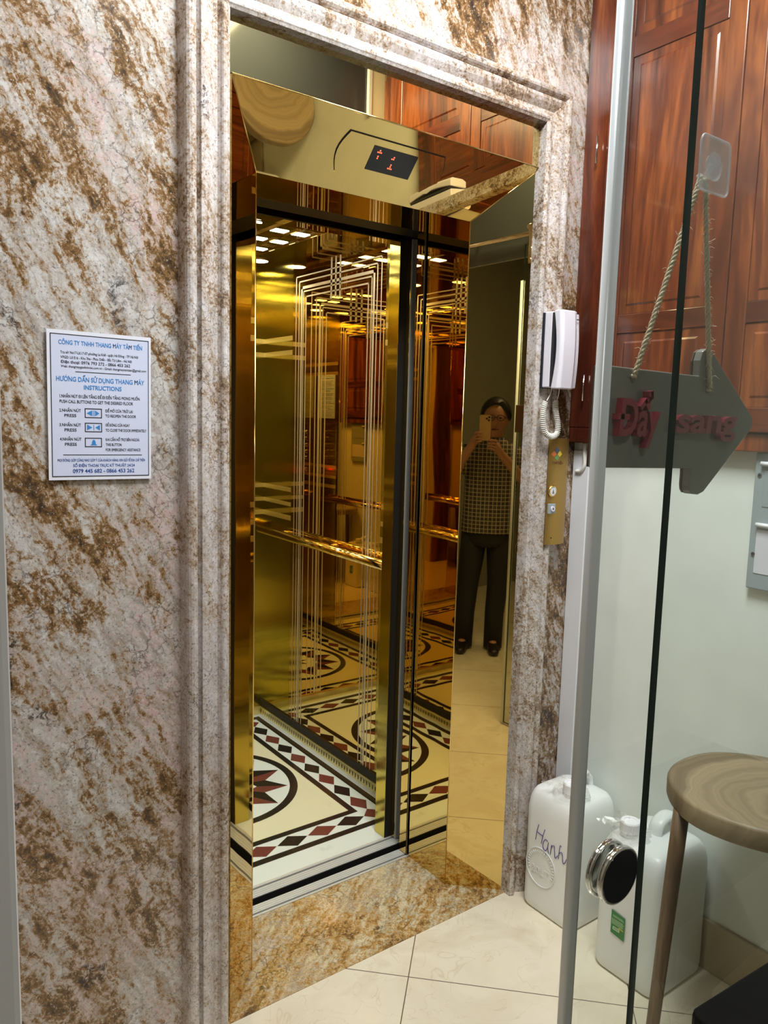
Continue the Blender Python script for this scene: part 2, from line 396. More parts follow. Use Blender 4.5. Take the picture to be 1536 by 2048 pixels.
ch = t.math('MAXIMUM', lines((.72, -.69, 0), .026, .13), lines((0, 0, 1), .026, .13))
c = t.mix(lines((.72, -.69, 0), .052, .5), srgb(70, 62, 48), srgb(88, 76, 58)); c = t.mix(t.math('MULTIPLY', lines((0, 0, 1), .052, .5), .5), c, srgb(52, 46, 40))
t.l(t.mix(ch, c, srgb(206, 196, 168)), t.p.inputs['Base Color']); M['shirt'] = m
M['phone_gold'] = mat('gold phone back', srgb(222, 190, 140), .3, .4); M['lens'] = mat('phone lens', (.01, .01, .012, 1), .08)
M['glasses'] = mat('dark spectacle frame', (.02, .02, .02, 1), .3)
M['diamond_red'] = mat('orange diamond', srgb(196, 106, 58), .4); M['diamond_blue'] = mat('blue diamond', srgb(70, 84, 104), .4); M['diamond_yellow'] = mat('yellow diamond', srgb(210, 178, 64), .4); M['diamond_green'] = mat('green diamond', srgb(104, 140, 84), .4)
M['maroon'] = mat('maroon print', srgb(98, 34, 32), .4)

# ------------------------------------------------------------------ setting
YF = 1.65          # face of the marble wall
XR = 1.98          # right-hand wall
ZC = 3.10
b = B().box(-1.7, 2.3, -2.2, 1.647, -.06, 0); struct('floor', b, M['tile'])
b = B().box(-1.7, 2.3, -2.2, 1.85, ZC, ZC+.06); struct('ceiling', b, M['ceiling'])
for bx_ in ((-.5, .70, YF, 1.78, -.06, ZC), (1.83, XR, YF, 1.78, -.06, ZC), (.70, 1.83, YF, 1.78, 2.47, ZC)): struct('wall_front', B().box(*bx_), M['granite'])
b = B().box(XR, XR+.12, -2.2, 1.78, -.06, ZC); struct('wall_right', b, M['wall_white'])
b = B().box(-1.7, 2.1, -2.2, -2.08, 0, ZC); struct('wall_back', b, M['wall_cream_dim'])
b = B().box(-1.7, -1.58, -2.08, .45, 0, ZC); struct('wall_left', b, M['wall_cream_dim'])
# partition between the lobby and the room the picture is taken from
PF, PB = .59, .45
b = B().box(-1.7, .078, PB, PF, 0, ZC).box(.078, 1.89, PB, PF, 2.985, ZC).box(1.89, XR, PB, PF, 2.315, ZC)
struct('wall_partition', b, M['wall_cream'])
b = B().box(-.42, -.30, PF, YF, 0, ZC); struct('wall_lobby_left', b, M['granite'])
# white door lining facing the room
b = B().box(-.35, .0748, .415, .449, 0, 2.40); struct('trim_4', b, M['white_gloss'], bevel=.004)
b = B().box(-.35, .050, .385, .414, 0, .12); struct('baseboard_partition', b, M['white_gloss'], bevel=.004)
# fanlight
f = thing('window_1', (1.0, .575, 2.315), 'wide grey glass fanlight above the glass door', 'window'); f['kind'] = 'structure'
fb = B()
for x0, x1, z0, z1 in ((.078, 1.89, 2.970, 2.985), (1.872, 1.89, 2.315, 2.970)): fb.box(x0, x1, .55, .594, z0, z1)
obj('window_frame', fb, M['white_gloss'], f, .002)
fb = B().box(.079, 1.872, .568, .580, 2.316, 2.970)
o = obj('window_pane', fb, [M['fanglass'], M['seal']], f)
for p_ in o.data.polygons:
    if p_.normal.z < -.5: p_.material_index = 1
# hardwood casing on the lobby side of the partition
struct('trim_7', B().box(-.298, .074, .5905, .603, .0, 2.40).box(.030, .076, .603, .612, .0, 2.40), M['wood'], bevel=.002)
# skirting tile along right wall
b = B().box(XR-.012, XR, -2.0, 1.648, 0, .15); struct('baseboard_right', b, M['baseboard'], bevel=.003)
# pale strip where the right-hand wall meets the marble
b = B().box(XR-.006, XR, 1.585, 1.648, .15, 1.45); struct('trim_5', b, M['white_gloss'], bevel=.002)
# threshold
b = B().box(.74, 1.80, 1.647, 1.988, -.06, .002); struct('trim_6', b, M['granite_yellow_lit'])

# marble door moulding, three mitred lengths
def profile():
    pr = [(0, -.013), (0, .026)]
    pr += [(.004+.008*(1-math.cos(a))/1, .026+.006*math.sin(a)) for a in [PI*k/6 for k in range(1, 6)]]
    pr += [(.022, .024), (.026, .020), (.034, .020), (.040, .024), (.050, .030), (.060, .033), (.068, .033), (.070, .026), (.074, .022)]
    pr += [(.089-.015*math.cos(a), .018+.018*math.sin(a)) for a in [PI*k/8 for k in range(0, 8)]]
    pr += [(.106, .008), (.108, 0), (.006, 0), (.006, -.013)]
    return pr
XL, XRm, ZT = .7600, 1.7500, 2.395     # inner edges of the moulding (front)
def moulding(name, A, Bp, ua, ub, u):
    """A,Bp: inner-edge end points; ua/ub: outward shift directions at both ends (mitre)"""
    bb = B(); pr = profile()
    r0 = [Vector(A)+Vector(ua)*w+Vector((0, -h, 0)) for w, h in pr]; r1 = [Vector(Bp)+Vector(ub)*w+Vector((0, -h, 0)) for w, h in pr]
    bb.rings([r0, r1], 0, close=True, caps=True, smooth=False)
    return struct(name, bb, M['granite_pale'])
moulding('trim_1', (XL, YF, 0), (XL, YF, ZT), (-1, 0, 0), (-1, 0, 1), 0)
moulding('trim_2', (XL, YF, ZT), (XRm, YF, ZT), (-1, 0, 1), (1, 0, 1), 0)
moulding('trim_3', (XRm, YF, ZT), (XRm, YF, 0), (1, 0, 1), (1, 0, 0), 0)
# dark lift shaft behind the front wall
b = B()
b.box(.2, 2.3, 1.99, 2.127, -.35, -.30).box(.2, .25, 1.79, 3.6, -.35, 2.6).box(2.25, 2.3, 1.79, 3.6, -.35, 2.6).box(.2, 2.3, 1.79, 3.6, 2.60, 2.65).box(.2, 2.3, 3.6, 3.65, -.35, 2.65)
b.box(.25, .66, 1.79, 1.80, -.35, 2.6).box(1.86, 2.25, 1.79, 1.80, -.35, 2.6).box(.66, 1.86, 1.79, 1.80, 2.5, 2.6)
struct('wall_shaft', b, M['shaft'])

# ------------------------------------------------------------------ gold door surround
OXL, OXR, OY, OZ = .7770, 1.7617, 1.6506, 2.275
IXL, IXR, IY, IZ = .908, 1.617, 1.790, 2.126
t_ = .006
sur = thing('door_surround', (1.264, 1.657, 0), 'gold mirror-steel elevator door surround with splayed side and top panels', 'door frame')
def slab(bb, pts, back, mi=0): bb.prism(pts, back, mi)
bb = B(); slab(bb, [(OXR, OY, 0.002), (IXR, IY, 0.002), (IXR, IY, IZ), (OXR, OY, OZ)], (.02, .02, 0)); obj('side_panel', bb, M['gold_jamb'], sur)
bb = B(); slab(bb, [(OXL, OY, 0.002), (IXL, IY, 0.002), (IXL, IY, IZ), (OXL, OY, OZ)], (-.02, .02, 0)); obj('side_panel', bb, M['gold_wavy'], sur)
bb = B(); slab(bb, [(OXL, OY, OZ), (OXR, OY, OZ), (IXR, IY, IZ), (IXL, IY, IZ)], (0, .02, .02)); obj('header_panel', bb, M['gold_jamb'], sur)
bb = B().box(.70, 1.82, 1.6504, 1.66, OZ+.001, 2.46); obj('upper_panel', bb, M['gold_upper'], sur)
bb = B().box(IXR, IXR+.012, IY+.002, 1.985, .002, IZ); obj('reveal_panel', bb, M['gold_wavy'], sur)
bb = B().box(IXL-.012, IXL, IY+.002, 1.985, .002, IZ); obj('reveal_panel', bb, M['gold_wavy'], sur)
bb = B().box(IXL-.012, IXR+.012, IY+.002, 1.985, IZ, IZ+.012); obj('soffit_panel', bb, M['gold_mirror'], sur)
bb = B()   # bright edges where the panels meet
bb.tube([(IXR, IY, .002), (IXR, IY, IZ)], .0016, 6).tube([(IXL, IY, .002), (IXL, IY, IZ)], .0016, 6).tube([(IXR, IY, IZ), (OXR, OY, OZ)], .0016, 6).tube([(IXL, IY, IZ), (OXL, OY, OZ)], .0016, 6).tube([(OXL, OY-.0005, OZ+.0005), (OXR, OY-.0005, OZ+.0005)], .0022, 6)
obj('edge_bead', bb, M['gold_rail'], sur)

# floor display let into the header
HU = Vector((1, 0, 0)); HV = Vector((0, OY-IY, OZ-IZ)); HL = HV.length; HV.normalize(); HN = HU.cross(HV); 
if HN.y > 0: HN = -HN
HO = Vector((0, IY, IZ))
def hp(x, v, w=0): return HO+HU*x+HV*v+HN*w
dsp = thing('floor_display', hp(1.264, .05), 'black elevator floor display with red dot arrow and number in gold header', 'display')
def rr_pts(fn, x0, x1, v0, v1, bulge, n=8):
    pts = [fn(x0-bulge*math.sin(PI*k/n), v0+(v1-v0)*(1-k/n)) for k in range(n+1)][::-1]
    pts = [fn(x0-bulge*math.sin(PI*k/n), v0+(v1-v0)*k/n) for k in range(n+1)] + [fn(x1+bulge*math.sin(PI*k/n), v1-(v1-v0)*k/n) for k in range(n+1)]
    return pts
bb = B().prism(rr_pts(lambda x, v: hp(x, v, .0006), 1.112, 1.416, .050, .158, .018), HN*.0024); obj('cover_plate', bb, M['gold_jamb'], dsp)
bb = B().prism(rr_pts(lambda x, v: hp(x, v, .0002), 1.1095, 1.4185, .052, .161, .018), HN*.0006); obj('plate_gap', bb, M['black'], dsp)
DX0, DX1, DV0, DV1 = 1.192, 1.334, .076, .141
bb = B().prism([hp(DX0, DV0, .003), hp(DX1, DV0, .003), hp(DX1, DV1, .003), hp(DX0, DV1, .003)], HN*.0012); scr = obj('screen', bb, M['led_panel'], dsp)
def dots(bb, cx, cv, pat, p=.0052, r=.0019):
    for j, row in enumerate(pat):
        for i, ch_ in enumerate(row):
            if ch_ == 'x': bb.lathe([(r, 0), (r, .0006)], hp(cx+(i-2)*p, cv-(j-3)*p, .0042), HN, 8)
bb = B(); dots(bb, 1.214, .116, ['..x..', '.xxx.', '.....', '..x..', '..x..', '.....', '.....']); obj('arrow_symbol', bb, M['led_red'], scr)
bb = B(); dots(bb, 1.263, .108, ['..x..', '.xx..', '.....', '.....', '..x..', '..x..', '.xxx.']); obj('digit', bb, M['led_red'], scr)

# ------------------------------------------------------------------ sills and doors
ls = thing('landing_sill', (1.264, 2.01, 0), 'grooved aluminium landing sill between marble threshold and elevator', 'sill')
bb = B().box(.60, 1.90, 1.989, 1.997, -.05, .003).box(.60, 1.90, 2.005, 2.040, -.05, .003)
for k in range(3): bb.box(.60, 1.90, 2.011+k*.010, 2.0125+k*.010, .003, .0045)
obj('track', bb, M['alu'], ls); obj('groove', B().box(.60, 1.90, 1.9972, 2.0048, -.05, -.008), M['alu_dark'], ls)
ld = thing('landing_door', (1.90, 2.013, 0.006), 'gold mirror landing door slid open behind the right reveal', 'door')
obj('door_panel', B().box(1.613, 2.20, 1.9925, 2.036, .006, 2.13), M['gold_wavy'], ld, .001)
obj('edge_seam', B().box(1.6115, 1.6128, 1.9925, 1.9965, .006, 2.13), M['black'], ld)
cd = thing('car_door', (1.90, 2.127, .006), 'elevator car door slid open with grey leading edge', 'door')
obj('door_panel', B().box(1.643, 2.20, 2.105, 2.1265, .006, 2.13), M['gold_mirror'], cd, .001)
bb = B().box(1.644, 1.70, 2.098, 2.105, .006, 2.13).box(1.656, 1.664, 2.094, 2.098, .006, 2.13)
for z in (.25, .62, .98, 1.32, 1.66, 1.98): bb.lathe([(.004, 0), (.004, .002)], (1.672, 2.0975, z), (0, -1, 0), 8)
obj('safety_edge', bb, M['rubber'], cd)
hd = thing('door_header', (1.264, 2.05, 2.12), 'dark steel door hanger case over the elevator opening', 'header')
obj('case', B().box(.60, 1.95, 1.99, 2.10, 2.135, 2.25), M['black'], hd); 

# ------------------------------------------------------------------ elevator car
CX0, CX1, CY0, CY1, CZ = .728, 1.80, 2.127, 3.45, 2.24
CCX, CCY = 1.264, 2.82
car = thing('elevator_car', (CCX, CCY, 0), 'gold elevator car with mirror walls and inlaid marble floor', 'elevator')
# floor with inlaid pattern
bb = B().box(CX0-.02, CX1+.02, CY0+.006, CY1+.02, -.04, .002, 0)
zc = [.002]
def inlay(pts, mi, lift):
    bb.face([(x, y, .002+lift) for x, y in pts], mi)
def ring_rect(hx, hy, w, mi, lift):
    for (x0, x1, y0, y1) in ((-hx, hx, -hy, -hy+w), (-hx, hx, hy-w, hy), (-hx, -hx+w, -hy+w, hy-w), (hx-w, hx, -hy+w, hy-w)):
        inlay([(CCX+x0, CCY+y0), (CCX+x1, CCY+y0), (CCX+x1, CCY+y1), (CCX+x0, CCY+y1)], mi, lift)
inlay([(CCX-.36, CCY-.46), (CCX+.36, CCY-.46), (CCX+.36, CCY+.46), (CCX-.36, CCY+.46)], 1, .0002)
ring_rect(.498, .593, .029, 2, .0004); ring_rect(.380, .478, .027, 2, .0004)
def diam(x, y, ax, ay, mi): inlay([(x-ax, y), (x, y-ay), (x+ax, y), (x, y+ay)], mi, .0004)
for sx_ in (-1, 1):
    for k in range(8): diam(CCX+sx_*.4215, CCY-.4218+.1205*k, .0375, .0595, 3 if k % 2 == 0 else 2)
    for sy_ in (-1, 1): diam(CCX+sx_*.4215, CCY+sy_*.521, .042, .040, 3)
for sy_ in (-1, 1):
    for k in range(6): diam(CCX-.3165+.1266*k, CCY+sy_*.521, .0625, .0375, 2 if k % 2 else 3)
n = 72
circ = lambda r: [(CCX+r*math.cos(2*PI*k/n), CCY+r*math.sin(2*PI*k/n)) for k in range(n)]
inlay(circ(.302), 0, .0004)
c1, c2 = circ(.334), circ(.301)
for k in range(n): inlay([c1[k], c1[(k+1) % n], c2[(k+1) % n], c2[k]], 2, .0006)
pol = lambda r, a: (CCX+r*math.cos(a), CCY+r*math.sin(a))
for k in range(12):
    a = math.radians(1.5+30*k); h = math.radians(15)
    inlay([pol(.292, a), pol(.206, a+h), pol(.165, a)], 2, .0006); inlay([pol(.165, a), pol(.206, a-h), pol(.292, a)], 3, .0006)
    inlay([pol(.206, a+h), pol(.135, a+h), pol(.165, a)], 2, .0006); inlay([pol(.165, a), pol(.135, a-h), pol(.206, a-h)], 3, .0006)
for k in range(8):
    a = math.radians(45*k); h = math.radians(22.5)
    inlay([pol(.105, a), pol(.05, a+h), pol(0, a)], 2, .0006); inlay([pol(0, a), pol(.05, a-h), pol(.105, a)], 3, .0006)
obj('floor_panel', bb, [M['marble_white'], M['marble_cream'], M['marble_black'], M['marble_red']], car, recalc=False)
# car sill
bb = B().box(.60, 1.90, 2.075, 2.112, -.05, .003).box(.60, 1.90, 2.121, 2.133, -.05, .003)
for k in range(3): bb.box(.60, 1.90, 2.081+k*.010, 2.0825+k*.010, .003, .0045)
sl = obj('car_sill', bb, M['alu'], car); obj('groove', B().box(.60, 1.90, 2.1122, 2.1208, -.05, -.008), M['alu_dark'], sl)

def frame_lines(bb, mk, a0, a1, ztop, zbot):
    """nested etched frames: mk(a, z, w) -> point on the wall"""
    for ins, w, dz in ((0, .005, 0), (.027, .006, .023), (.046, .012, .048), (.064, .006, .068), (.087, .006, .092)):
        z1 = ztop-dz
        for s in ((a0+ins, a0+ins+w), (a1-ins-w, a1-ins)):
            bb.face([mk(s[0], zbot), mk(s[1], zbot), mk(s[1], z1), mk(s[0], z1)])
        bb.face([mk(a0+ins, z1-w), mk(a1-ins, z1-w), mk(a1-ins, z1), mk(a0+ins, z1)])
    mid = (a0+a1)/2
    for k in (-1, 0, 1):
        bb.face([mk(mid+k*.034-.006, ztop-.125), mk(mid+k*.034+.006, ztop-.125), mk(mid+k*.034+.006, ztop+.045), mk(mid+k*.034-.006, ztop+.045)])
BARS = ((1.878, 1.900), (1.813, 1.835), (1.176, 1.197), (1.108, 1.127), (1.040, 1.064))
def side_wall(x, sgn):
    """sgn -1: right wall facing -x; +1: left wall facing +x"""
    w = .012
    X0, X1 = sorted((x, x-sgn*w))
    p = obj('mirror_panel', B().box(X0, X1, 2.455, 3.172, .045, CZ), M['gold_mirror'], car)
    bb = B(); frame_lines(bb, lambda a, z: (x+sgn*.0006, a, z), 2.484, 3.146, 2.157, .05); obj('etched_lines', bb, M['gold_etched'], p)
    for y0, y1 in ((2.19, 2.454), (3.173, CY1)):
        q = obj('brushed_panel', B().box(X0, X1, y0, y1, .045, CZ), M['gold_brushed'], car)
        for z0, z1 in BARS: obj('inlay_bar', B().box(*sorted((x+sgn*.0008, x-sgn*.001)), y0+.001, y1-.001, z0, z1), M['gold_bar'], q)
    # perforated skirting and dark strip over it
    bb = B().box(*sorted((x-sgn*.01, x+sgn*.014)), 2.19, CY1, .002, .042, 0)
    k = 0
    while 2.21+k*.021 < CY1-.02:
        y = 2.21+k*.021; bb.face([(x+sgn*.0146, y, .012), (x+sgn*.0146, y+.005, .012), (x+sgn*.0146, y+.005, .030), (x+sgn*.0146, y, .030)], 1); k += 1
    obj('skirting', bb, [M['gold_bar'], M['black']], car, recalc=False)
    obj('skirting_strip', B().box(*sorted((x-sgn*.01, x+sgn*.010)), 2.19, CY1, .0425, .075), M['black'], car)
    # handrail
    hr = obj('handrail', B().tube([(x+sgn*.05, 2.30, .968), (x+sgn*.05, 3.395, .977)], .019, 16), M['gold_rail'], car)
    for y in (2.42, 2.82, 3.25): obj('rail_bracket', B().tube([(x, y, .972), (x+sgn*.05, y, .972)], .009, 10), M['gold_rail'], hr)
side_wall(CX1, -1); side_wall(CX0, 1)
# rear wall
p = obj('mirror_panel', B().box(.958, 1.57, CY1, CY1+.012, .045, CZ), M['gold_mirror'], car)
bb = B(); frame_lines(bb, lambda a, z: (a, CY1-.0006, z), .990, 1.538, 2.157, .05); obj('etched_lines', bb, M['gold_etched'], p)
for x0, x1 in ((CX0, .957), (1.571, CX1)):
    q = obj('brushed_panel', B().box(x0, x1, CY1, CY1+.012, .045, CZ), M['gold_brushed'], car)
    for z0, z1 in BARS: obj('inlay_bar', B().box(x0+.001, x1-.001, CY1-.0008, CY1+.001, z0, z1), M['gold_bar'], q)
obj('skirting', B().box(CX0+.015, CX1-.015, CY1-.012, CY1+.01, .002, .044), M['gold_bar'], car)
# front returns and lintel
for x0, x1 in ((CX0-.01, .913), (1.615, CX1+.01)):
    obj('front_return', B().box(x0, x1, 2.1295, 2.188, .002, CZ), M['gold_brushed'], car, .001)
for x0, x1 in ((CX0-.01, .913), (1.615, CX1+.01)): obj('jamb_gap_shade', B().box(x0, x1, 2.1272, 2.1294, .004, 2.13), M['black'], car)  # black slab stands in for the shaded gap beside the car door
obj('sill_gap_shade', B().box(.60, 1.90, 2.0735, 2.0748, -.30, .0005), M['black'], car)  # black sheet added to keep the gap between the sills dark
obj('front_lintel', B().box(.914, 1.614, 2.134, 2.188, 2.122, CZ), M['gold_mirror'], car)
# button panel facing into the car
cop = obj('control_panel', B().box(.775, .885, 2.188, 2.193, .95, 1.48), M['gold_mirror'], car, .001)
for i, (x, z) in enumerate([(.81, 1.42-.045*k) for k in range(5)]+[(.85, 1.42-.045*k) for k in range(5)]+[(.81, 1.16)]):
    obj('button', B().lathe([(.013, 0), (.013, .004), (.010, .006)], (x, 2.193, z), (0, 1, 0), 16), M['chrome'], cop)
obj('alarm_button', B().lathe([(.014, 0), (.014, .004), (.011, .006)], (.85, 2.193, 1.16), (0, 1, 0), 16), M['red_lit'], cop)
# ceiling
cl = obj('ceiling_panel', B().box(CX0, CX1, 2.188, CY1, CZ, CZ+.03), M['gold_dark'], car)
bb = B()
for x in (1.44, 1.535, 1.628):
    bb.box(x-.003, x+.003, 2.20, 3.44, CZ-.006, CZ)
for y in (2.46, 2.64, 2.82, 3.0, 3.18): bb.box(1.44, 1.628, y-.003, y+.003, CZ-.006, CZ)
obj('ceiling_grid', bb, M['gold_rail'], cl)
for sx_ in (1,):
    for x in (1.487, 1.580, 1.041, .948):
        for y in (2.555, 2.733, 2.908, 3.085):
            obj('square_lamp', B().box(x-.030, x+.030, y-.022, y+.022, CZ-.002, CZ+.001), M['lamp'], cl)
for y in (2.555, 2.612, 2.670, 2.728):
    bb = B(); r = [(1.264+.115*math.cos(2*PI*k/32), y+.020*math.sin(2*PI*k/32)) for k in range(32)]
    bb.prism([(x, yy, CZ-.002) for x, yy in r], (0, 0, .003)); obj('oval_lamp', bb, M['lamp'], cl)
DL = [(1.70, 3.317), (.83, 3.317), (1.70, 2.34), (.83, 2.34)]
for x, y in DL:
    d = obj('downlight', B().lathe([(.040, 0), (.040, .004)], (x, y, CZ-.003), (0, 0, 1), 24), M['downlight'], cl)
    obj('bezel', B().lathe([(.041, .001), (.050, .0), (.050, .004), (.041, .004)], (x, y, CZ-.0035), (0, 0, 1), 24), M['gold_rail'], d)

# ------------------------------------------------------------------ instruction boards
SIGN_L = [  # text, x0, x1, y-left, y-right, cap height (px of a 1446 x 2048 view of the board), ink
 ('CÔNG TY TNHH THANG MÁY TÂM TIẾN', 200, 1210, 255, 338, 52, 1, .02), ('Trụ sở: No17-LK17-07-phường La Khê - quận Hà Đông - TP Hà Nội', 225, 1160, 380, 440, 31, 3, .01),
 ('VPGD: Lô E16 - Khu 3ha - Phúc Diễn - Bắc Từ Liêm - Hà Nội', 228, 1080, 437, 492, 31, 3, .01), ('Điện thoại: 0976 793 272 - 0866 453 262', 230, 1060, 490, 545, 36, 3, .015),
 ('Web: thangmaygiadinhviet.com.vn - Gmail: thangmaytamtien@gmail.com', 232, 1262, 548, 605, 29, 3, .01), ('HƯỚNG DẪN SỬ DỤNG THANG MÁY', 180, 1242, 697, 742, 56, 4, .02), ('INSTRUCTIONS', 500, 955, 803, 818, 52, 4, .025),
 ('1.NHẤN NÚT ĐI LÊN TẦNG ĐỂ ĐI ĐẾN TẦNG MONG MUỐN', 222, 1183, 905, 935, 37, 3, .015), ('PUSH CALL BUTTONS TO GET THE DESIRED FLOOR', 222, 1098, 967, 995, 37, 3, .015),
 ('2.NHẤN NÚT', 220, 468, 1072, 1076, 36, 3, .015), ('PRESS', 278, 415, 1134, 1137, 36, 3, .015), ('ĐỂ MỞ CỬA TRỞ LẠI', 758, 1095, 1085, 1090, 34, 3, .015), ('TO REOPEN THE DOOR', 760, 1137, 1145, 1152, 34, 3, .015),
 ('3.NHẤN NÚT', 224, 470, 1248, 1250, 36, 3, .015), ('PRESS', 282, 420, 1310, 1312, 36, 3, .015), ('ĐỂ ĐÓNG CỬA NGAY', 762, 1060, 1254, 1258, 34, 3, .015), ('TO CLOSE THE DOOR IMMEDIATELY', 764, 1270, 1316, 1324, 34, 3, .015),
 ('4.NHẤN NÚT', 230, 478, 1422, 1422, 36, 3, .015), ('PRESS', 288, 424, 1485, 1485, 36, 3, .015), ('KHI CẦN HỖ TRỢ BÊN NGOÀI', 765, 1180, 1429, 1432, 34, 3, .015), ('THIS BUTTON', 767, 960, 1490, 1492, 34, 3, .015), ('FOR EMERGENCY ASISTANCE', 767, 1195, 1553, 1554, 34, 3, .015),
 ('MỌI ĐÓNG GÓP CŨNG NHƯ GÓP Ý CỦA KHÁCH HÀNG XIN GỬI VỀ ĐỊA CHỈ TRÊN', 208, 1254, 1680, 1678, 32, 2, .015), ('SỐ ĐIỆN THOẠI TRỰC KỸ THUẬT 24/24', 385, 1125, 1743, 1742, 34, 2, .015), ('0979 445 682 - 0866 453 262', 382, 1120, 1810, 1806, 46, 2, .02)]
def sq(x, y):
    """picture of the board -> (u, v) of the board, 0..1 from its top left corner"""
    v = (y-97)/1831.
    for _ in range(6):
        xl = 65+50*v; xr = 1322+13*v; u = (x-xl)/(xr-xl); top = 97+121*u; bot = 1928-23*u; v = (y-top)/(bot-top)
    return u, v
def board(name, loc, O, U, V, W, H, label, thick, paper, field):
    """O: top left corner, U right, V up"""
    O, U, V = Vector(O), Vector(U).normalized(), Vector(V).normalized(); N = U.cross(V)
    root = thing(name, loc, label, 'sign')
    P = lambda u, v, w=0: O+U*(u*W)-V*(v*H)+N*w
    obj('board', B().prism([P(0, 0), P(0, 1), P(1, 1), P(1, 0)], N*thick), paper, root)
    e = thick+.0003
    bb = B(); bb.face([P(.035, .028, e), P(.035, .975, e), P(.972, .975, e), P(.972, .028, e)])
    obj('print_field', bb, field, root)
    bb = B(); e += .0003; bw = .0045
    def rect(u0, v0, u1, v1, w, mi=0):
        for a, b_, c_, d_ in ((u0, v0, u1, v0+w*W/H), (u0, v1-w*W/H, u1, v1), (u0, v0, u0+w, v1), (u1-w, v0, u1, v1)):
            bb.face([P(a, b_, e), P(a, d_, e), P(c_, d_, e), P(c_, b_, e)], mi)
    rect(.030, .025, .977, .977, .007); obj('border', bb, M['ink_black'], root, recalc=False)
    inks = [M['ink_field'], M['ink_blue'], M['ink_navy'], M['ink_black'], M['ink_blue']]
    by = {1: B(), 2: B(), 3: B(), 4: B()}
    for s, x0, x1, ya, yb, hh, ink, bold in SIGN_L:
        u0, va = sq(x0, ya); u1, vb = sq(x1, yb); vm = (va+vb)/2
        put_text(by[ink], s, P(0, 0, e), U, V, u0*W, u1*W, -vm*H, hh/1760.*H, 0, bold)
    for x0, x1, ya, yb in ((400, 1068, 612, 655), (270, 1215, 1615, 1616)):
        u0, va = sq(x0, ya); u1, vb = sq(x1, yb); vm = (va+vb)/2
        by[3].face([P(u0, vm-.0022, e), P(u0, vm+.0022, e), P(u1, vm+.0022, e), P(u1, vm-.0022, e)])
    for ink, nm in ((1, 'title_lettering'), (4, 'heading_lettering'), (2, 'navy_lettering'), (3, 'black_lettering')): obj(nm, by[ink], inks[ink], root, recalc=False)
    for kind, (x0, y0, x1, y1) in (('open', (512, 1050, 718, 1172)), ('close', (515, 1224, 721, 1341)), ('bell', (517, 1406, 721, 1521))):
        u0, v0 = sq(x0, y0); u1, v1 = sq(x1, y1); bb = B(); rect(u0, v0, u1, v1, .008, 0)
        cu, cv = (u0+u1)/2, (v0+v1)/2; hw, hh = (u1-u0)/2, (v1-v0)/2
        q = lambda a, c: P(cu+a*hw, cv+c*hh, e)
        if kind == 'open': bb.face([q(-.78, 0), q(-.15, .6), q(-.15, -.6)], 1); bb.face([q(.70, 0), q(.2, -.6), q(.2, .6)], 1); bb.face([q(-.06, -.6), q(-.06, .6), q(.0, .6), q(.0, -.6)], 1); bb.face([q(.07, -.6), q(.07, .6), q(.12, .6), q(.12, -.6)], 1)
        elif kind == 'close': bb.face([q(-.75, -.6), q(-.75, .6), q(-.12, 0)], 1); bb.face([q(.75, .6), q(.75, -.6), q(.2, 0)], 1); bb.face([q(0, -.6), q(0, .6), q(.07, .6), q(.07, -.6)], 1)
        else: bb.face([q(-.38, .62), q(.46, .62), q(.40, .50), q(.28, .38), q(.24, -.2), q(.14, -.5), q(.04, -.62), q(-.06, -.5), q(-.16, -.2), q(-.2, .38), q(-.32, .50)], 1)
        obj('pictogram', bb, [M['ink_black'], M['ink_blue']], root, recalc=False)
    return root
board('instruction_sign', (.484, 1.648, 1.395), (.3795, 1.6465, 1.6950), (1, 0, -.008), (.008, 0, 1), .2085, .2995, 'white elevator instruction sign with blue headings on the marble wall', .003, M['paper'], M['ink_field'])
board('instruction_notice', (.735, 2.33, 1.51), (.7295, 2.226, 1.815), (0, 1, 0), (0, 0, 1), .20, .295, 'white instruction notice inside the elevator, seen reflected in its mirror wall', .001, M['paper'], M['paper'])

# ------------------------------------------------------------------ call panel
cp = thing('call_panel', (1.895, 1.645, 1.155), 'curved brass elevator call panel under the white handset on the marble wall', 'panel')
bb = B(); n = 12; rows = []
CPX0, CPX1 = 1.819, 1.909
def cpy(x): s_ = (x-(CPX0+CPX1)/2)/((CPX1-CPX0)/2); return 1.604+.0100*s_*s_
r0 = [(CPX0+(CPX1-CPX0)*k/n, cpy(CPX0+(CPX1-CPX0)*k/n), 1.156) for k in range(n+1)]
pts = r0+[(CPX1, 1.6485, 1.156), (CPX0, 1.6485, 1.156)]
bb.prism(pts, (0, 0, .331)); obj('plate', bb, M['brass_plate'], cp)
cpo = lambda x, z, w=.0008: (x, cpy(x)-w, z)
bx = 1.836
btn = obj('button', B().lathe([(.017, 0), (.018, .004), (.0145, .0075), (.0135, .005)], cpo(bx, 1.325, -.002), (0, -1, 0), 28), M['gold_rail'], cp)
obj('button_face', B().lathe([(.0134, 0), (.0134, .006)], cpo(bx, 1.325, -.002), (0, -1, 0), 24), M['paper'], btn)
bb = B(); y_ = cpy(bx)-.0046; bb.face([(bx-.005, y_, 1.318), (bx+.005, y_, 1.318), (bx, y_, 1.333)]); obj('up_arrow', bb, M['brass_plate'], btn)
ks = obj('key_switch', B().box(bx-.0145, bx+.0145, cpy(bx)-.004, cpy(bx)+.004, 1.255, 1.286), M['meter_grey'], cp, .001)
obj('lock_barrel', B().lathe([(.0085, 0), (.0085, .004)], (bx, cpy(bx)-.004, 1.2705), (0, -1, 0), 20), M['plastic_white'], ks)
obj('keyhole', B().lathe([(.0028, 0), (.0028, .0006)], (bx, cpy(bx)-.0082, 1.2705), (0, -1, 0), 10), M['black'], ks)
lg = B()
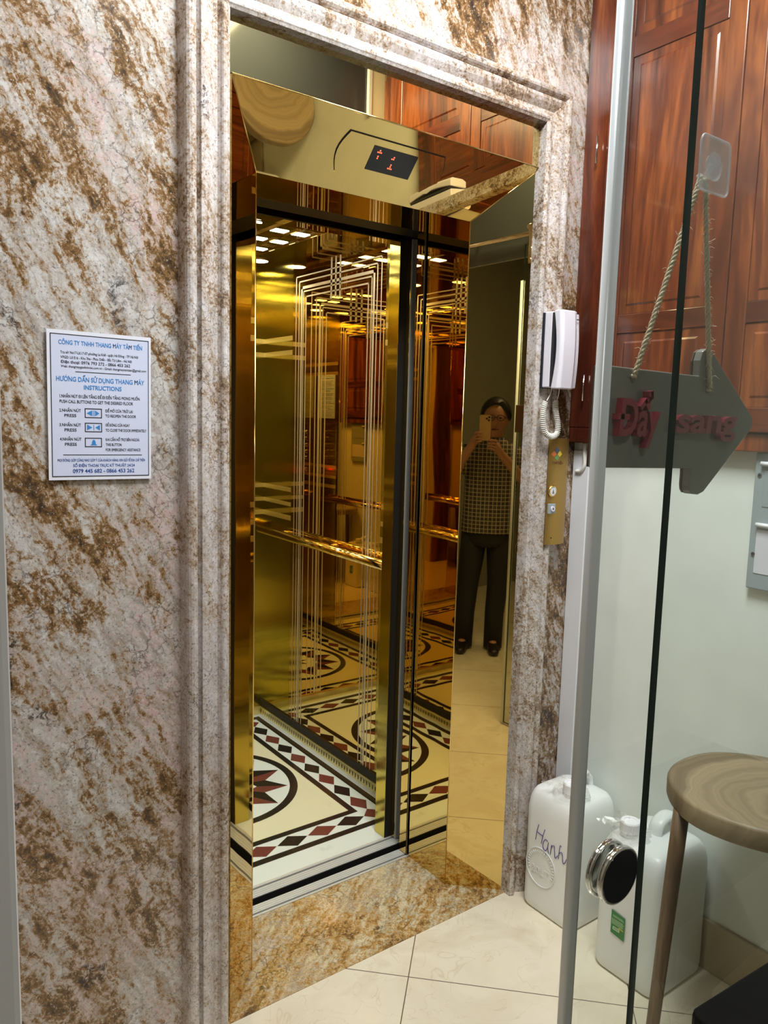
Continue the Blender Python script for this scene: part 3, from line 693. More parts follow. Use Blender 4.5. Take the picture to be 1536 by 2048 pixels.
for k, (dx, dz) in enumerate(((0, .011), (-.011, 0), (.011, 0), (0, -.011))):
    x, z = 1.846+dx, 1.440+dz
    lg.face([cpo(x-.0098, z), cpo(x, z-.0098), cpo(x+.0098, z), cpo(x, z+.0098)], k)
put_text(lg, 'TÂM TIẾN', (0, cpy(1.846)-.0036, 0), (1, 0, 0), (0, 0, 1), 1.822, 1.872, 1.412, .0085, 4, .01)
obj('logo', lg, [M['diamond_blue'], M['diamond_red'], M['diamond_yellow'], M['diamond_green'], M['maroon']], cp, recalc=False)
obj('screw', B().lathe([(.0022, 0), (.0022, .001)], cpo(1.840, 1.178, 0), (0, -1, 0), 10), M['black'], cp)

# ------------------------------------------------------------------ intercom handset
ph = thing('intercom_phone', (1.86, 1.62, 1.65), 'white wall intercom handset with coiled cord beside the elevator', 'phone')
PHO = []
def sweep_z(bb, sect, zs, mi=0):
    bb.rings([[(x, y, z) for x, y in sect(z)] for z in zs], mi, smooth=False)
PZ0, PZ1 = 1.640, 1.862
zs = [PZ0+(PZ1-PZ0)*k/14 for k in range(15)]
bb = B(); sweep_z(bb, lambda z: [(1.806, 1.632), (1.806, 1.596), (1.880, 1.585), (1.918, 1.590-.006*math.sin(PI*(z-PZ0)/(PZ1-PZ0))), (1.922, 1.632)], zs)
obj('cradle', bb, M['plastic_white'], ph, .003)
bb = B()   # dark boxes stand in for shade at the back and in the gaps
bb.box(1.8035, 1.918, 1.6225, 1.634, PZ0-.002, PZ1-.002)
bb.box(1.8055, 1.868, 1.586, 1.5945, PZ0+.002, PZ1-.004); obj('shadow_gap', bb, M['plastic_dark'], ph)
def hs(z):
    s_ = (z-PZ0)/(PZ1-PZ0); bow = math.sin(PI*s_); arch = .014*bow
    return [(1.804, 1.588-arch*.9), (1.804, 1.566-arch*.5), (1.812, 1.558-arch*.45), (1.858, 1.556-arch*.45), (1.874, 1.562-arch*.3), (1.874, 1.584-arch*.3)]
bb = B(); sweep_z(bb, hs, [PZ0-.004+(PZ1-PZ0+.006)*k/20 for k in range(21)])
obj('handset', bb, M['plastic_white'], ph, .003)
bb = B(); bb.face([(1.893, 1.5815, 1.846), (1.911, 1.5825, 1.846), (1.911, 1.5825, 1.843), (1.893, 1.5815, 1.843)]); obj('marking', bb, M['plastic_dark'], ph)
def catmull(P, n):
    P = [Vector(p) for p in P]; out = []
    Q = [2*P[0]-P[1]]+P+[2*P[-1]-P[-2]]
    for i in range(1, len(Q)-2):
        for k in range(n):
            t1 = k/n; a, b_, c_, d_ = Q[i-1], Q[i], Q[i+1], Q[i+2]
            out.append(.5*((2*b_)+(c_-a)*t1+(2*a-5*b_+4*c_-d_)*t1*t1+(3*b_-a-3*c_+d_)*t1**3))
    out.append(P[-1]); return out
PATH = catmull([(1.806, 1.607, 1.598), (1.796, 1.604, 1.572), (1.795, 1.602, 1.535), (1.806, 1.602, 1.506), (1.832, 1.602, 1.494), (1.858, 1.602, 1.502), (1.862, 1.603, 1.530), (1.852, 1.604, 1.568), (1.848, 1.605, 1.602)], 14)
L = [0]
for a, c_ in zip(PATH[:-1], PATH[1:]): L.append(L[-1]+(c_-a).length)
tot = L[-1]; turns = 46; hx = []
def along(d):
    for i in range(len(L)-1):
        if L[i+1] >= d: q = (d-L[i])/(L[i+1]-L[i]+1e-9); return PATH[i].lerp(PATH[i+1], q), (PATH[i+1]-PATH[i]).normalized()
    return PATH[-1], (PATH[-1]-PATH[-2]).normalized()
for k in range(turns*9+1):
    p, tg_ = along(tot*k/(turns*9)); yv = Vector((0, 1, 0)); sv = tg_.cross(yv).normalized(); a = 2*PI*k/9
    hx.append(p+(sv*math.cos(a)+yv*math.sin(a))*.0078)
bb = B().tube(hx, .0018, 6)
bb.tube(catmull([(1.832, 1.607, 1.642), (1.826, 1.606, 1.622), (1.812, 1.607, 1.600)], 8), .0018, 6); bb.tube(catmull([(1.846, 1.59, 1.640), (1.853, 1.598, 1.622), (1.855, 1.604, 1.604)], 8), .0018, 6)
obj('coiled_cord', bb, M['cord'], ph)

for o in ph.children: o.location.x -= .032; o.location.y -= .008
# ------------------------------------------------------------------ wall cabinet on the right wall
cab = thing('wall_cabinet', (1.96, 1.12, 1.475), 'tall red hardwood wall cabinet with raised-panel doors above the jugs', 'cabinet')
XF = 1.945
bb = B().box(XF, XR-.001, .60, 1.6485, 1.475, 1.522).box(XF, XR-.001, 1.558, 1.6485, 1.522, ZC-.005).box(XF, XR-.001, .60, .655, 1.522, ZC-.005).box(XF+.012, XR-.001, .655, 1.558, 1.522, ZC-.005)
obj('carcass', bb, M['wood'], cab, .003)
def leaf(y0, y1, sl_, sr_, hinge_at):
    """raised-panel leaf; sl_/sr_ stile widths at y0 / y1 side"""
    X0, X1 = XF-.010, XF+.011
    rails = [1.525, 1.588, 1.802, 1.856, 2.572, 2.628, ZC-.06, ZC-.01]
    bb = B().box(X0, X1, y0, y0+sl_, 1.525, ZC-.01).box(X0, X1, y1-sr_, y1, 1.525, ZC-.01)
    d = obj('cabinet_door', bb, M['wood'], cab, .0025)
    for k in range(0, 8, 2): obj('rail', B().box(X0+.0005, X1, y0+sl_+.0005, y1-sr_-.0005, rails[k], rails[k+1]), M['wood_rail'], d, .002)
    for z0, z1 in ((1.588, 1.802), (1.856, 2.572), (2.628, ZC-.06)):
        bb = B(); a0, a1 = y0+sl_, y1-sr_; m1, m2 = .012, .030
        R = lambda x, m_: [(x, a0+m_, z0+m_), (x, a1-m_, z0+m_), (x, a1-m_, z1-m_), (x, a0+m_, z1-m_)]
        bb.rings([R(X0+.004, 0), R(X0+.0105, .004), R(X0+.0105, m1), R(X0+.001, m2)], 0, smooth=False)
        obj('raised_panel', bb, M['wood'], d, .0012)
    for z in (1.645, 2.35, 2.92):
        obj('hinge', B().tube([(X0-.003, hinge_at, z-.04), (X0-.003, hinge_at, z+.04)], .0028, 8), M['chrome'], d)
leaf(1.142, 1.556, .05, .076, 1.590); leaf(.657, 1.139, .076, .054, .630)
# cable end under the cabinet
tag(obj('cable', B().tube(catmull([(1.972, 1.604, 1.474), (1.970, 1.600, 1.44), (1.970, 1.598, 1.405), (1.971, 1.612, 1.385), (1.972, 1.632, 1.382)], 8), .006, 8), M['cord']), 'cream cable end looping down below the wooden cabinet', 'cable')

# grey meter panel on right wall
mp = thing('meter_panel', (1.97, .95, 1.12), 'pale grey panel with screws at the right edge of the white wall', 'panel')
obj('board', B().box(1.962, XR, .80, 1.04, 1.118, 1.474), M['meter_grey'], mp, .003)
obj('window_pane', B().box(1.9605, 1.9625, .82, 1.022, 1.16, 1.275), M['plastic_white'], mp, .001); obj('window_pane', B().box(1.9605, 1.9625, .82, 1.014, 1.335, 1.43), M['meter_grey'], mp, .001)
for y, z in ((1.026, 1.416), (1.026, 1.210)):
    s_ = obj('screw', B().lathe([(.0055, 0), (.0055, .002)], (1.962, y, z), (-1, 0, 0), 14), M['chrome'], mp)
    obj('screw_slot', B().lathe([(.004, 0), (.004, .0006)], (1.9598, y, z), (-1, 0, 0), 12), M['plastic_dark'], s_)
for z in (1.446, 1.288): obj('clip', B().tube([(1.956, 1.022, z), (1.956, .98, z-.001)], .006, 12), M['jug_cap'], mp)

# ------------------------------------------------------------------ glass
RS = .615
rail = thing('sliding_rail', (1.2, .60, 2.41), 'steel rail along the partition for the sliding glass door', 'rail')
obj('rail_tube', B().tube([(-.25, RS, 2.412), (1.93, RS, 2.412)], .0125, 14), M['chrome'], rail)
for x in (.45, 1.15, 1.8): obj('rail_bracket', B().tube([(x, PF, 2.412), (x, RS, 2.412)], .010, 10), M['chrome'], rail)
sd = thing('sliding_glass_door', (1.35, RS, .01), 'sliding clear glass door with pale edge strip and round pull', 'door')
bb = B().box(.790, 1.94, RS-.005, RS+.005, .012, 2.365)
o = obj('glass_pane', bb, [M['glass'], M['glass_edge']], sd)
for p_ in o.data.polygons:
    if abs(p_.normal.y) < .5: p_.material_index = 1
# aluminium/pvc strip gripping the free edge
bb = B(); sec = [(.7735, RS-.003), (.775, RS-.0055), (.778, RS-.0068), (.787, RS-.0068), (.7915, RS-.0060), (.7915, RS-.0051), (.7895, RS-.0051), (.7895, RS+.0051), (.7915, RS+.0051), (.7915, RS+.0060), (.787, RS+.0068), (.778, RS+.0068), (.775, RS+.0055), (.7735, RS+.003)]
bb.rings([[(x, y, z) for x, y in sec] for z in (.012, 2.20)], 0, smooth=True); obj('edge_strip', bb, M['seal'], sd)
kx, kz = .868, .918
bb = B()
for sg in (-1, 1):
    bb.lathe([(.036, .005), (.0405, .0055), (.0412, .0075), (.039, .0085), (.039, .0098), (.0412, .0108), (.0412, .0130), (.0395, .0142), (.0372, .0144)], (kx, RS, kz), (0, sg, 0), 44)
kn = obj('pull_knob', bb, M['chrome'], sd)
for sg in (-1, 1): obj('knob_face', B().lathe([(.0372, .0146), (.0345, .0125), (.001, .0118)], (kx, RS, kz), (0, sg, 0), 44), M['lens'], kn)
bb = B()
for x in (.838, 1.80):
    bb.prism([(x-.016, RS+.014, 2.45), (x+.016, RS+.014, 2.45), (x+.014, RS+.014, 2.42), (x+.010, RS+.014, 2.36), (x+.013, RS+.014, 2.33), (x+.010, RS+.014, 2.27), (x-.010, RS+.014, 2.27), (x-.013, RS+.014, 2.33), (x-.010, RS+.014, 2.36), (x-.014, RS+.014, 2.42)], (0, .006, 0))
    for z in (2.335, 2.285): bb.lathe([(.013, 0), (.013, .012), (.008, .018)], (x, RS+.005, z), (0, 1, 0), 16)
    for dx in (-.022, .022): bb.lathe([(.0175, -.009), (.0165, -.007), (.0165, .007), (.0175, .009), (.006, .020)], (x+dx, RS, 2.4425), (0, 1, 0), 16)
obj('roller_hanger', bb, M['chrome'], sd)
fg = thing('fixed_glass_panel', (1.4, .56, 0), 'fixed clear glass panel with dark green polished edge at right', 'glass panel')
bb = B().box(.851, 1.975, .555, .565, .003, 2.312)
o = obj('glass_pane', bb, [M['glass'], M['glass_edge']], fg)
for p_ in o.data.polygons:
    if abs(p_.normal.y) < .5: p_.material_index = 1

# arrow sign on the glass, hanging from a hook
SY = .638
ar = thing('arrow_sign', (1.0, SY, 1.45), 'dark grey arrow sign with red lettering hanging by rope on glass door', 'sign')
pts = [(.808, 1.482), (1.022, 1.477), (1.022, 1.452)]
pts += [(1.022+.014*(1-math.cos(a)), 1.452-.014*math.sin(a)) for a in (PI/6, PI/3)] + [(1.048, 1.438), (1.062, 1.442)]
pts += [(1.182, 1.536), (1.187, 1.545), (1.182, 1.555), (1.058, 1.646), (1.044, 1.650), (1.033, 1.645), (1.028, 1.632), (1.028, 1.610), (.809, 1.613)]
obj('board', B().prism([(x, SY, z) for x, z in pts], (0, .012, 0), 0), [M['sign_board']], ar, .0015)
obj('back_board', B().prism([(.91+(x-.91)*.99, SY+.0122, 1.545+(z-1.545)*.99) for x, z in pts], (0, .003, 0), 0), M['sign_back'], ar)
bb = B(); put_text(bb, 'Đẩy', (0, SY-.0002, 0), (1, 0, 0), (0, 0, 1), .833, .924, 1.549, .049, 0, .020, 0, None, .12, .010)
obj('lettering', bb, M['sign_red'], ar, recalc=True); bb = B()
put_text(bb, 'sang', (0, SY-.0002, 0), (1, 0, 0), (0, 0, 1), .966, 1.120, 1.548, .037, 0, .022, 0, None, .12, .010)
obj('lettering', bb, M['sign_red'], ar, recalc=True)
bb = B()
def rope(A, C):
    A, C = Vector(A), Vector(C); n = 90; d = (C-A); s1 = d.normalized(); u = s1.orthogonal().normalized(); w = s1.cross(u)
    for ph_ in (0, PI*2/3, PI*4/3):
        bb.tube([A+d*(k/n)+(u*math.cos(ph_+k*.9)+w*math.sin(ph_+k*.9))*.0021 for k in range(n+1)], .0021, 5)
    for k in range(150):
        p_ = A+d*random.random(); q = Vector((random.uniform(-1, 1), random.uniform(-.6, .2), random.uniform(-1, 1))).normalized()
        l_ = random.uniform(.005, .014); bb.tube([p_, p_+q*l_*.6+s1*.002, p_+q*l_+s1*.005*random.uniform(-1, 1)], .0003, 3)
rope((.872, SY-.004, 1.603), (.990, SY-.004, 1.875)); rope((1.050, SY-.004, 1.592), (1.000, SY-.004, 1.875))
for x, z in ((.872, 1.601), (1.050, 1.590)): bb.sphere((x, SY-.003, z), .0045, 8)
obj('rope', bb, M['rope'], ar)
hk = thing('adhesive_hook', (1.0, .63, 1.85), 'clear plastic adhesive hook on the glass door above arrow sign', 'hook')
bb = B(); hpnts = []
x0, x1, z0, z1, r = .967, 1.038, 1.853, 1.924, .010
for cx_, cz_, a0 in ((x1-r, z1-r, 0), (x0+r, z1-r, PI/2), (x0+r, z0+r, PI), (x1-r, z0+r, 3*PI/2)):
    hpnts += [(cx_+r*math.cos(a0+PI/2*k/5), .621, cz_+r*math.sin(a0+PI/2*k/5)) for k in range(6)]
bb.prism(hpnts, (0, .0025, 0)); bb.tube([(p[0], .6225, p[2]) for p in hpnts], .0016, 6, closed=True); obj('pad', bb, M['hook_plastic'], hk)
bb = B().lathe([(.019, 0), (.017, .003), (.010, .005)], (1.003, .6236, 1.888), (0, 1, 0), 20); bb.tube(catmull([(1.003, .627, 1.892), (1.003, .634, 1.880), (1.003, .641, 1.874), (1.003, .646, 1.882)], 6), .004, 8)
obj('hook_arm', bb, M['hook_plastic'], hk)

# ------------------------------------------------------------------ jugs
def jug(name, x0, x1, y0, y1, H, label, cap_at, detail):
    r_ = thing(name, ((x0+x1)/2, (y0+y1)/2, 0), label, 'jug', 'white water jugs by the wall')
    cx_, cy_, hx_, hy_ = (x0+x1)/2, (y0+y1)/2, (x1-x0)/2, (y1-y0)/2
    def sec(hx2, hy2, rad, z):
        p = []
        for sx2, sy2, a0 in ((1, 1, 0), (-1, 1, PI/2), (-1, -1, PI), (1, -1, 3*PI/2)):
            for k in range(7):
                a = a0+PI/2*k/6; p.append((cx_+sx2*(hx2-rad)+rad*math.cos(a), cy_+sy2*(hy2-rad)+rad*math.sin(a), z))
        return p
    zt = H
    prof = [(.86, .001), (.95, .004), (.985, .012), (1, .03), (1, .10), (.993, .17), (1, .25), (1, zt-.100), (.985, zt-.084), (.955, zt-.066), (.915, zt-.052), (.865, zt-.042), (.80, zt-.036), (.60, zt-.031), (.30, zt-.028), (.02, zt-.028)]
    bb = B().rings([sec(hx_*s1, hy_*s1, min(.034, hx_*s1*.6, hy_*s1*.6), z) for s1, z in prof]); 
    obj('body', bb, M['jug'], r_)
    # handle bridging the top
    hx0 = cap_at[0]+.055
    bb = B()
    hp_ = catmull([(hx0, cy_, zt-.035), (hx0+.008, cy_, zt-.004), (hx0+.035, cy_, zt+.010), (x1-.062, cy_, zt+.010), (x1-.035, cy_, zt-.008), (x1-.03, cy_, zt-.04)], 6)
    rings_ = []
    for i, p in enumerate(hp_):
        tg_ = (hp_[min(i+1, len(hp_)-1)]-hp_[max(i-1, 0)]).normalized(); nv = Vector((0, 1, 0)).cross(tg_).normalized(); rings_.append([p+Vector((0, 1, 0))*math.cos(a)*.022+nv*math.sin(a)*.011 for a in (2*PI*k/14 for k in range(14))])
    bb.rings(rings_); obj('handle', bb, M['jug'], r_)
    c = (cap_at[0], cap_at[1], zt-.034); nk = B().lathe([(.027, 0), (.025, .012), (.022, .018)], c, (0, 0, 1), 24); obj('neck', nk, M['jug'], r_)
    cb = B(); rr = []
    for h_, rad in ((.014, .0275), (.040, .0275), (.0435, .0255), (.0435, .018), (.040, .0165), (.040, .001)):
        rr.append([(c[0]+(rad+(.0008 if k % 2 and rad > .027 else 0))*math.cos(2*PI*k/48), c[1]+(rad+(.0008 if k % 2 and rad > .027 else 0))*math.sin(2*PI*k/48), c[2]+h_) for k in range(48)])
    cb.rings(rr, smooth=False); obj('cap', cb, M['jug_cap'], r_)
    # crumpled film tied round the neck
    random.seed(int(x0*1000)); fb = B(); rr = []
    for j, (rad, h_) in enumerate(((.026, .008), (.031, .016), (.040, .010), (.052, .018), (.058, .004))):
        rr.append([(c[0]+(rad+random.uniform(-.006, .006)*(j > 0))*math.cos(2*PI*k/26), c[1]+(rad+random.uniform(-.006, .006)*(j > 0))*math.sin(2*PI*k/26), c[2]+h_+random.uniform(-.006, .008)*(j > 0)) for k in range(26)])
    fb.rings(rr, caps=False, smooth=False)
    for (dx, dy, hh) in ((-.050, .035, .050), (-.045, .055, .034), (.02, .05, .04)):
        q = [(c[0]+dx*t1+random.uniform(-.004, .004), c[1]+dy*t1+random.uniform(-.004, .004), c[2]+.012+hh*math.sin(t1*2.2)*.7) for t1 in (.4, .6, .8, 1.0, 1.15)]
        fb.rings([[Vector(p_)+Vector((0, .011*w, .005*((k+w2) % 2))) for w2, w in enumerate((-1.4, -.5, .5, 1.4))] for k, p_ in enumerate(q)], close=False, caps=False, smooth=False)
    obj('plastic_film', fb, M['film'], r_)
    return r_
j1 = jug('water_jug', 1.763, 1.966, 1.382, 1.590, .43, 'white plastic jug with purple handwriting next to the elevator', (1.825, 1.455), 1)
FX = 1.7615
def face1(y, z): return (FX, y, z)
bb = B(); cy_, cz_, rad = 1.510, .155, .062
bb.tube([(FX+.0005, cy_+rad*math.cos(2*PI*k/40)*.95, cz_+rad*math.sin(2*PI*k/40)) for k in range(40)], .0016, 6, closed=True)
put_text(bb, '20LT', (FX, 0, 0), (0, -1, 0), (0, 0, 1), -(cy_+.036), -(cy_-.036), cz_-.012, .024, 0, 0, 0, None, 0, .0012)
for k in range(22):
    a = math.radians(-20+220*k/21); r1, r2 = .045, .054
    bb.tube([(FX, cy_+r1*math.cos(a), cz_+r1*math.sin(a)), (FX, cy_+r2*math.cos(a), cz_+r2*math.sin(a))], .0012, 4)
obj('embossed_mark', bb, M['jug'], j1)
bb = B()
# strokes of the handwriting, in units of a 1325 x 2048 close-up of the jug face
ST = [[(450, 290), (415, 430), (390, 605)], [(600, 355), (565, 480), (530, 650)], [(425, 440), (490, 470), (560, 490)],
      [(680, 560), (620, 545), (575, 620), (580, 710), (630, 765), (680, 700), (700, 590)], [(700, 580), (690, 700), (715, 790)], [(640, 822), (655, 832)],
      [(775, 610), (765, 710), (755, 800)], [(765, 680), (800, 620), (840, 620), (850, 700), (865, 820), (890, 830), (925, 770)],
      [(1000, 585), (970, 570), (955, 690), (945, 830)], [(950, 735), (1000, 690), (1035, 740), (1045, 840), (1070, 890), (1105, 850), (1135, 775)]]
def jmap(x, y):
    yy = 1.583-(x-110)/1020*.172; zz = .275-(y-250-(x-110)*.21)/1020*.170+.01; return (FX+.0004, yy, zz)
for s_ in ST: bb.tube(catmull([jmap(*p) for p in s_], 6), .0011, 5)
obj('handwriting', bb, M['pen'], j1)
j2 = jug('water_jug', 1.727, 1.966, 1.068, 1.278, .43, 'white plastic jug with green label under the stool', (1.785, 1.215), 2)
FX2 = 1.7250
bb = B(); bb.face([(FX2, 1.215, .196), (FX2, 1.170, .190), (FX2, 1.170, .122), (FX2, 1.215, .128)]); lb = obj('label_sticker', bb, M['green'], j2)
bb = B()
for k in range(7):
    z = .182-.0035*k-(.004 if k > 1 else 0); y = 1.212-.003*(k < 2)
    while y > 1.176:
        w_ = random.uniform(.002, .005); bb.face([(FX2-.0003, y, z+.001), (FX2-.0003, y-w_, z+.001), (FX2-.0003, y-w_, z-.001), (FX2-.0003, y, z-.001)], 0); y -= w_+.0012
bb.face([(FX2-.0003, 1.208, .150), (FX2-.0003, 1.186, .150), (FX2-.0003, 1.186, .140), (FX2-.0003, 1.208, .140)], 0); bb.face([(FX2-.0003, 1.190, .155), (FX2-.0003, 1.174, .153), (FX2-.0003, 1.174, .149), (FX2-.0003, 1.190, .151)], 1)
y = 1.205
while y > 1.190: bb.face([(FX2-.0005, y, .1485), (FX2-.0005, y-.0008, .1485), (FX2-.0005, y-.0008, .1425), (FX2-.0005, y, .1425)], 2); y -= random.uniform(.0013, .003)
obj('label_print', bb, [M['label_text'], M['label_yellow'], M['ink_black']], lb)

# ------------------------------------------------------------------ stool
SX, SYc, SZ, SR = 1.762, .853, .69, .208
sto = thing('stool', (SX, SYc, 0), 'round weathered wooden stool behind the glass, beside the white jugs', 'stool')
rr = []
for rad, z in ((.9, SZ-.052), (.985, SZ-.050), (1.0, SZ-.042), (1.0, SZ-.008), (.985, SZ-.001), (.95, SZ), (.4, SZ-.0015), (.02, SZ-.002)):
    rr.append([(SX+SR*rad*(1+.012*math.sin(3*a)+.006*math.sin(7*a))*math.cos(a), SYc+SR*rad*(1+.012*math.sin(3*a)+.006*math.sin(7*a))*math.sin(a), z) for a in (2*PI*k/64 for k in range(64))])
obj('seat', B().rings(rr), M['seat_wood'], sto)
for a, r0_, r1_ in ((150, .195, .232), (345, .170, .190), (255, .185, .215)):
    a = math.radians(a); A_ = Vector((SX+r0_*math.cos(a), SYc+r0_*math.sin(a), SZ-.046)); C_ = Vector((SX+r1_*math.cos(a), SYc+r1_*math.sin(a), 0.001))
    obj('leg', B().tube([A_.lerp(C_, k/6) for k in range(7)], [.0185, .0185, .018, .017, .016, .0155, .015], 14), M['leg_wood'], sto)

# ------------------------------------------------------------------ black table
bt = thing('black_table', (1.35, .3, 0), 'black table with rounded corner in the lower right foreground', 'table')
TZ = .70
pts = [(.985, .5472), (1.90, .500), (1.90, .05), (.965, .05)]
cc = [( .973+.016, .548-.018)]
pts = [(.973, .528), (.975, .537), (.980, .5435), (.989, .5470), (1.90, .4930), (1.90, .05), (.973, .05)]
obj('tabletop', B().prism([(x, y, TZ-.03) for x, y in pts], (0, 0, .03)), M['table_black'], bt, .005, 3)
for x, y in ((1.02, .48), (1.84, .44), (1.02, .11), (1.84, .11)): obj('leg', B().box(x-.02, x+.02, y-.02, y+.02, .001, TZ-.031), M['table_black'], bt, .003)

# ------------------------------------------------------------------ person taking the picture (seen in the mirror)
Fd = Vector((.694, .720, 0)); Rd = Vector((.720, -.694, 0)); Zd = Vector((0, 0, 1))
def pp(f_, r_, z): return Fd*f_+Rd*r_+Zd*z
per = thing('person', pp(-.30, 0, 0), 'person in checked shirt photographing with a phone, reflected in gold panel', 'person')
def skin(name, chains, material, parent, sub=2, root=0):
    """chains: list of lists of (point, radius) or int references into earlier vertices"""
    verts, rad, edges = [], [], []
    for ch in chains:
        prev = None
        for it in ch:
            if isinstance(it, int): idx = it
            else: verts.append(Vector(it[0])); rad.append(it[1]); idx = len(verts)-1
            if prev is not None: edges.append((prev, idx))
            prev = idx
    me = bpy.data.meshes.new(name); off = Vector(parent.location)
    me.from_pydata([v-off for v in verts], edges, []); o = bpy.data.objects.new(name, me); link(o); o.parent = parent
    sk = o.modifiers.new('skin', 'SKIN'); sk.use_smooth_shade = True
    if not me.skin_vertices: 
        me.attributes  # layer is made by the modifier
    lay = me.skin_vertices[0] if len(me.skin_vertices) else None
    if lay is None:
        bpy.context.view_layer.objects.active = o; bpy.ops.mesh.customdata_skin_add(); lay = me.skin_vertices[0]
    for i, r in enumerate(rad):
        lay.data[i].radius = r if isinstance(r, (tuple, list)) else (r, r); lay.data[i].use_root = (i == root)
    ss = o.modifiers.new('sub', 'SUBSURF'); ss.levels = sub; ss.render_levels = sub
    me.materials.append(material)
    return o
TF = -.31   # trunk distance behind the camera
c0 = pp(TF, .03, .88)
body = [
 [(pp(TF, .025, .86), (.12, .085)), (pp(TF, .03, 1.0), (.125, .088)), (pp(TF, .035, 1.15), (.115, .075)), (pp(TF-.01, .04, 1.27), (.105, .055)), (pp(TF-.01, .04, 1.36), (.052, .046)), (pp(TF+.01, .045, 1.42), (.052, .052)), (pp(TF+.03, .05, 1.475), (.058, .066)), (pp(TF+.035, .05, 1.53), (.072, .085)), (pp(TF+.03, .052, 1.60), (.074, .088)), (pp(TF+.02, .054, 1.65), (.055, .065))],
 [7, (pp(TF+.118, .048, 1.522), (.011, .012))],                                   # nose
 [7, (pp(TF+.02, -.028, 1.535), (.012, .018))], [7, (pp(TF+.02, .132, 1.535), (.012, .018))],   # ears
 # left arm (mirror-left), shoulder - elbow - wrist - palm
 [3, (pp(TF-.01, -.11, 1.325), (.042, .042)), (pp(TF+.05, -.185, 1.25), .043), (pp(TF+.12, -.205, 1.17), .036), (pp(TF+.20, -.15, 1.29), .034), (pp(TF+.255, -.088, 1.385), (.026, .026)), (pp(TF+.28, -.066, 1.425), (.017, .036))],
 [3, (pp(TF-.01, .19, 1.325), (.042, .042)), (pp(TF+.03, .25, 1.24), .044), (pp(TF+.09, .255, 1.14), .036), (pp(TF+.18, .17, 1.24), .034), (pp(TF+.25, .085, 1.335), (.026, .026)), (pp(TF+.28, .055, 1.375), (.017, .036))],
 # legs
 [0, (pp(TF, -.065, .80), (.085, .085)), (pp(TF+.01, -.09, .48), (.055, .06)), (pp(TF, -.10, .25), (.045, .05)), (pp(TF, -.105, .07), (.035, .04)), (pp(TF+.10, -.115, .03), (.035, .025))],
 [0, (pp(TF, .115, .80), (.085, .085)), (pp(TF+.01, .105, .48), (.055, .06)), (pp(TF, .095, .25), (.045, .05)), (pp(TF, .09, .07), (.035, .04)), (pp(TF+.10, .10, .03), (.035, .025))]]
# indices: trunk 0-9, nose 10, ears 11-12, left arm 13-18, right arm 19-24
PH, PW, PT = .150, .072, .008
LP, RP = 18, 24
def finger(root_i, P, r=.0085): return [root_i]+[(p, r*(1-.10*k)) for k, p in enumerate(P)]
for k, (dz) in enumerate((.030, .010, -.010, -.028)):       # left-hand fingers lie across the phone's back
    body.append(finger(LP, [pp(TF+.31, -.076+.004*k, 1.425+dz), pp(TF+.333, -.052, 1.432+dz*.95), pp(TF+.334, -.030+.004*k*(k < 2), 1.430+dz*.85)]))
body.append(finger(LP, [pp(TF+.265, -.045, 1.452), pp(TF+.282, -.028, 1.462)], .010))
for k, (dz) in enumerate((.032, .012, -.008, -.026)):
    body.append(finger(RP, [pp(TF+.31, .058-.003*k, 1.378+dz), pp(TF+.335, .034, 1.385+dz*.9), pp(TF+.336, .008-.003*k, 1.386+dz*.8)]))
body.append(finger(RP, [pp(TF+.268, .04, 1.405), pp(TF+.283, .018, 1.415)], .010))
skin('body', body, M['skin'], per)
def torso(name, secs, material):
    """closed garment rings: (z, centre offset to the right, half width, half depth, forward shift)"""
    bb = B(); bb.rings([[pp(TF+fs+hd2*math.cos(a), cx2+hw*math.copysign(abs(math.sin(a))**.8, math.sin(a)), z) for a in (2*PI*k/28 for k in range(28))] for z, cx2, hw, hd2, fs in secs])
    return obj(name, bb, material, per)
shirt = torso('shirt', [(.80, .025, .168, .118, .005), (.81, .025, .172, .122, .005), (.95, .03, .168, .122, .01), (1.10, .035, .170, .120, .005), (1.24, .04, .178, .112, 0), (1.33, .04, .180, .098, 0), (1.375, .04, .150, .085, 0), (1.400, .042, .095, .075, 0), (1.425, .044, .066, .066, .005)], M['shirt'])
for A_, C_ in ((pp(TF, -.105, 1.345), pp(TF+.055, -.188, 1.215)), (pp(TF, .185, 1.345), pp(TF+.035, .252, 1.205))):
    obj('sleeve', B().tube([A_, A_.lerp(C_, .3), A_.lerp(C_, .7), C_], [.060, .068, .066, .066], 16), M['shirt'], shirt)
trs = torso('trousers', [(.70, .025, .06, .06, 0), (.715, .025, .150, .10, 0), (.76, .025, .160, .112, 0), (.80, .025, .160, .112, 0), (.92, .028, .150, .106, 0)], M['trousers'])
for sgx in (-1, 1):
    q = [pp(TF, .025+sgx*.082, .79), pp(TF+.005, .02+sgx*.092, .62), pp(TF+.01, .012+sgx*.098, .46), pp(TF, -.002+sgx*.098, .25), pp(TF+.005, -.006+sgx*.100, .018)]
    obj('trouser_leg', B().tube(q, [.088, .082, .070, .064, .062], 18), M['trousers'], trs)
for x in (-.108, .093): skin('shoe', [[(pp(TF-.05, x, .040), (.040, .036)), (pp(TF+.04, x, .042), (.042, .038)), (pp(TF+.15, x*1.1, .028), (.040, .024)), (pp(TF+.19, x*1.12, .022), (.026, .018))]], M['shoe'], per)
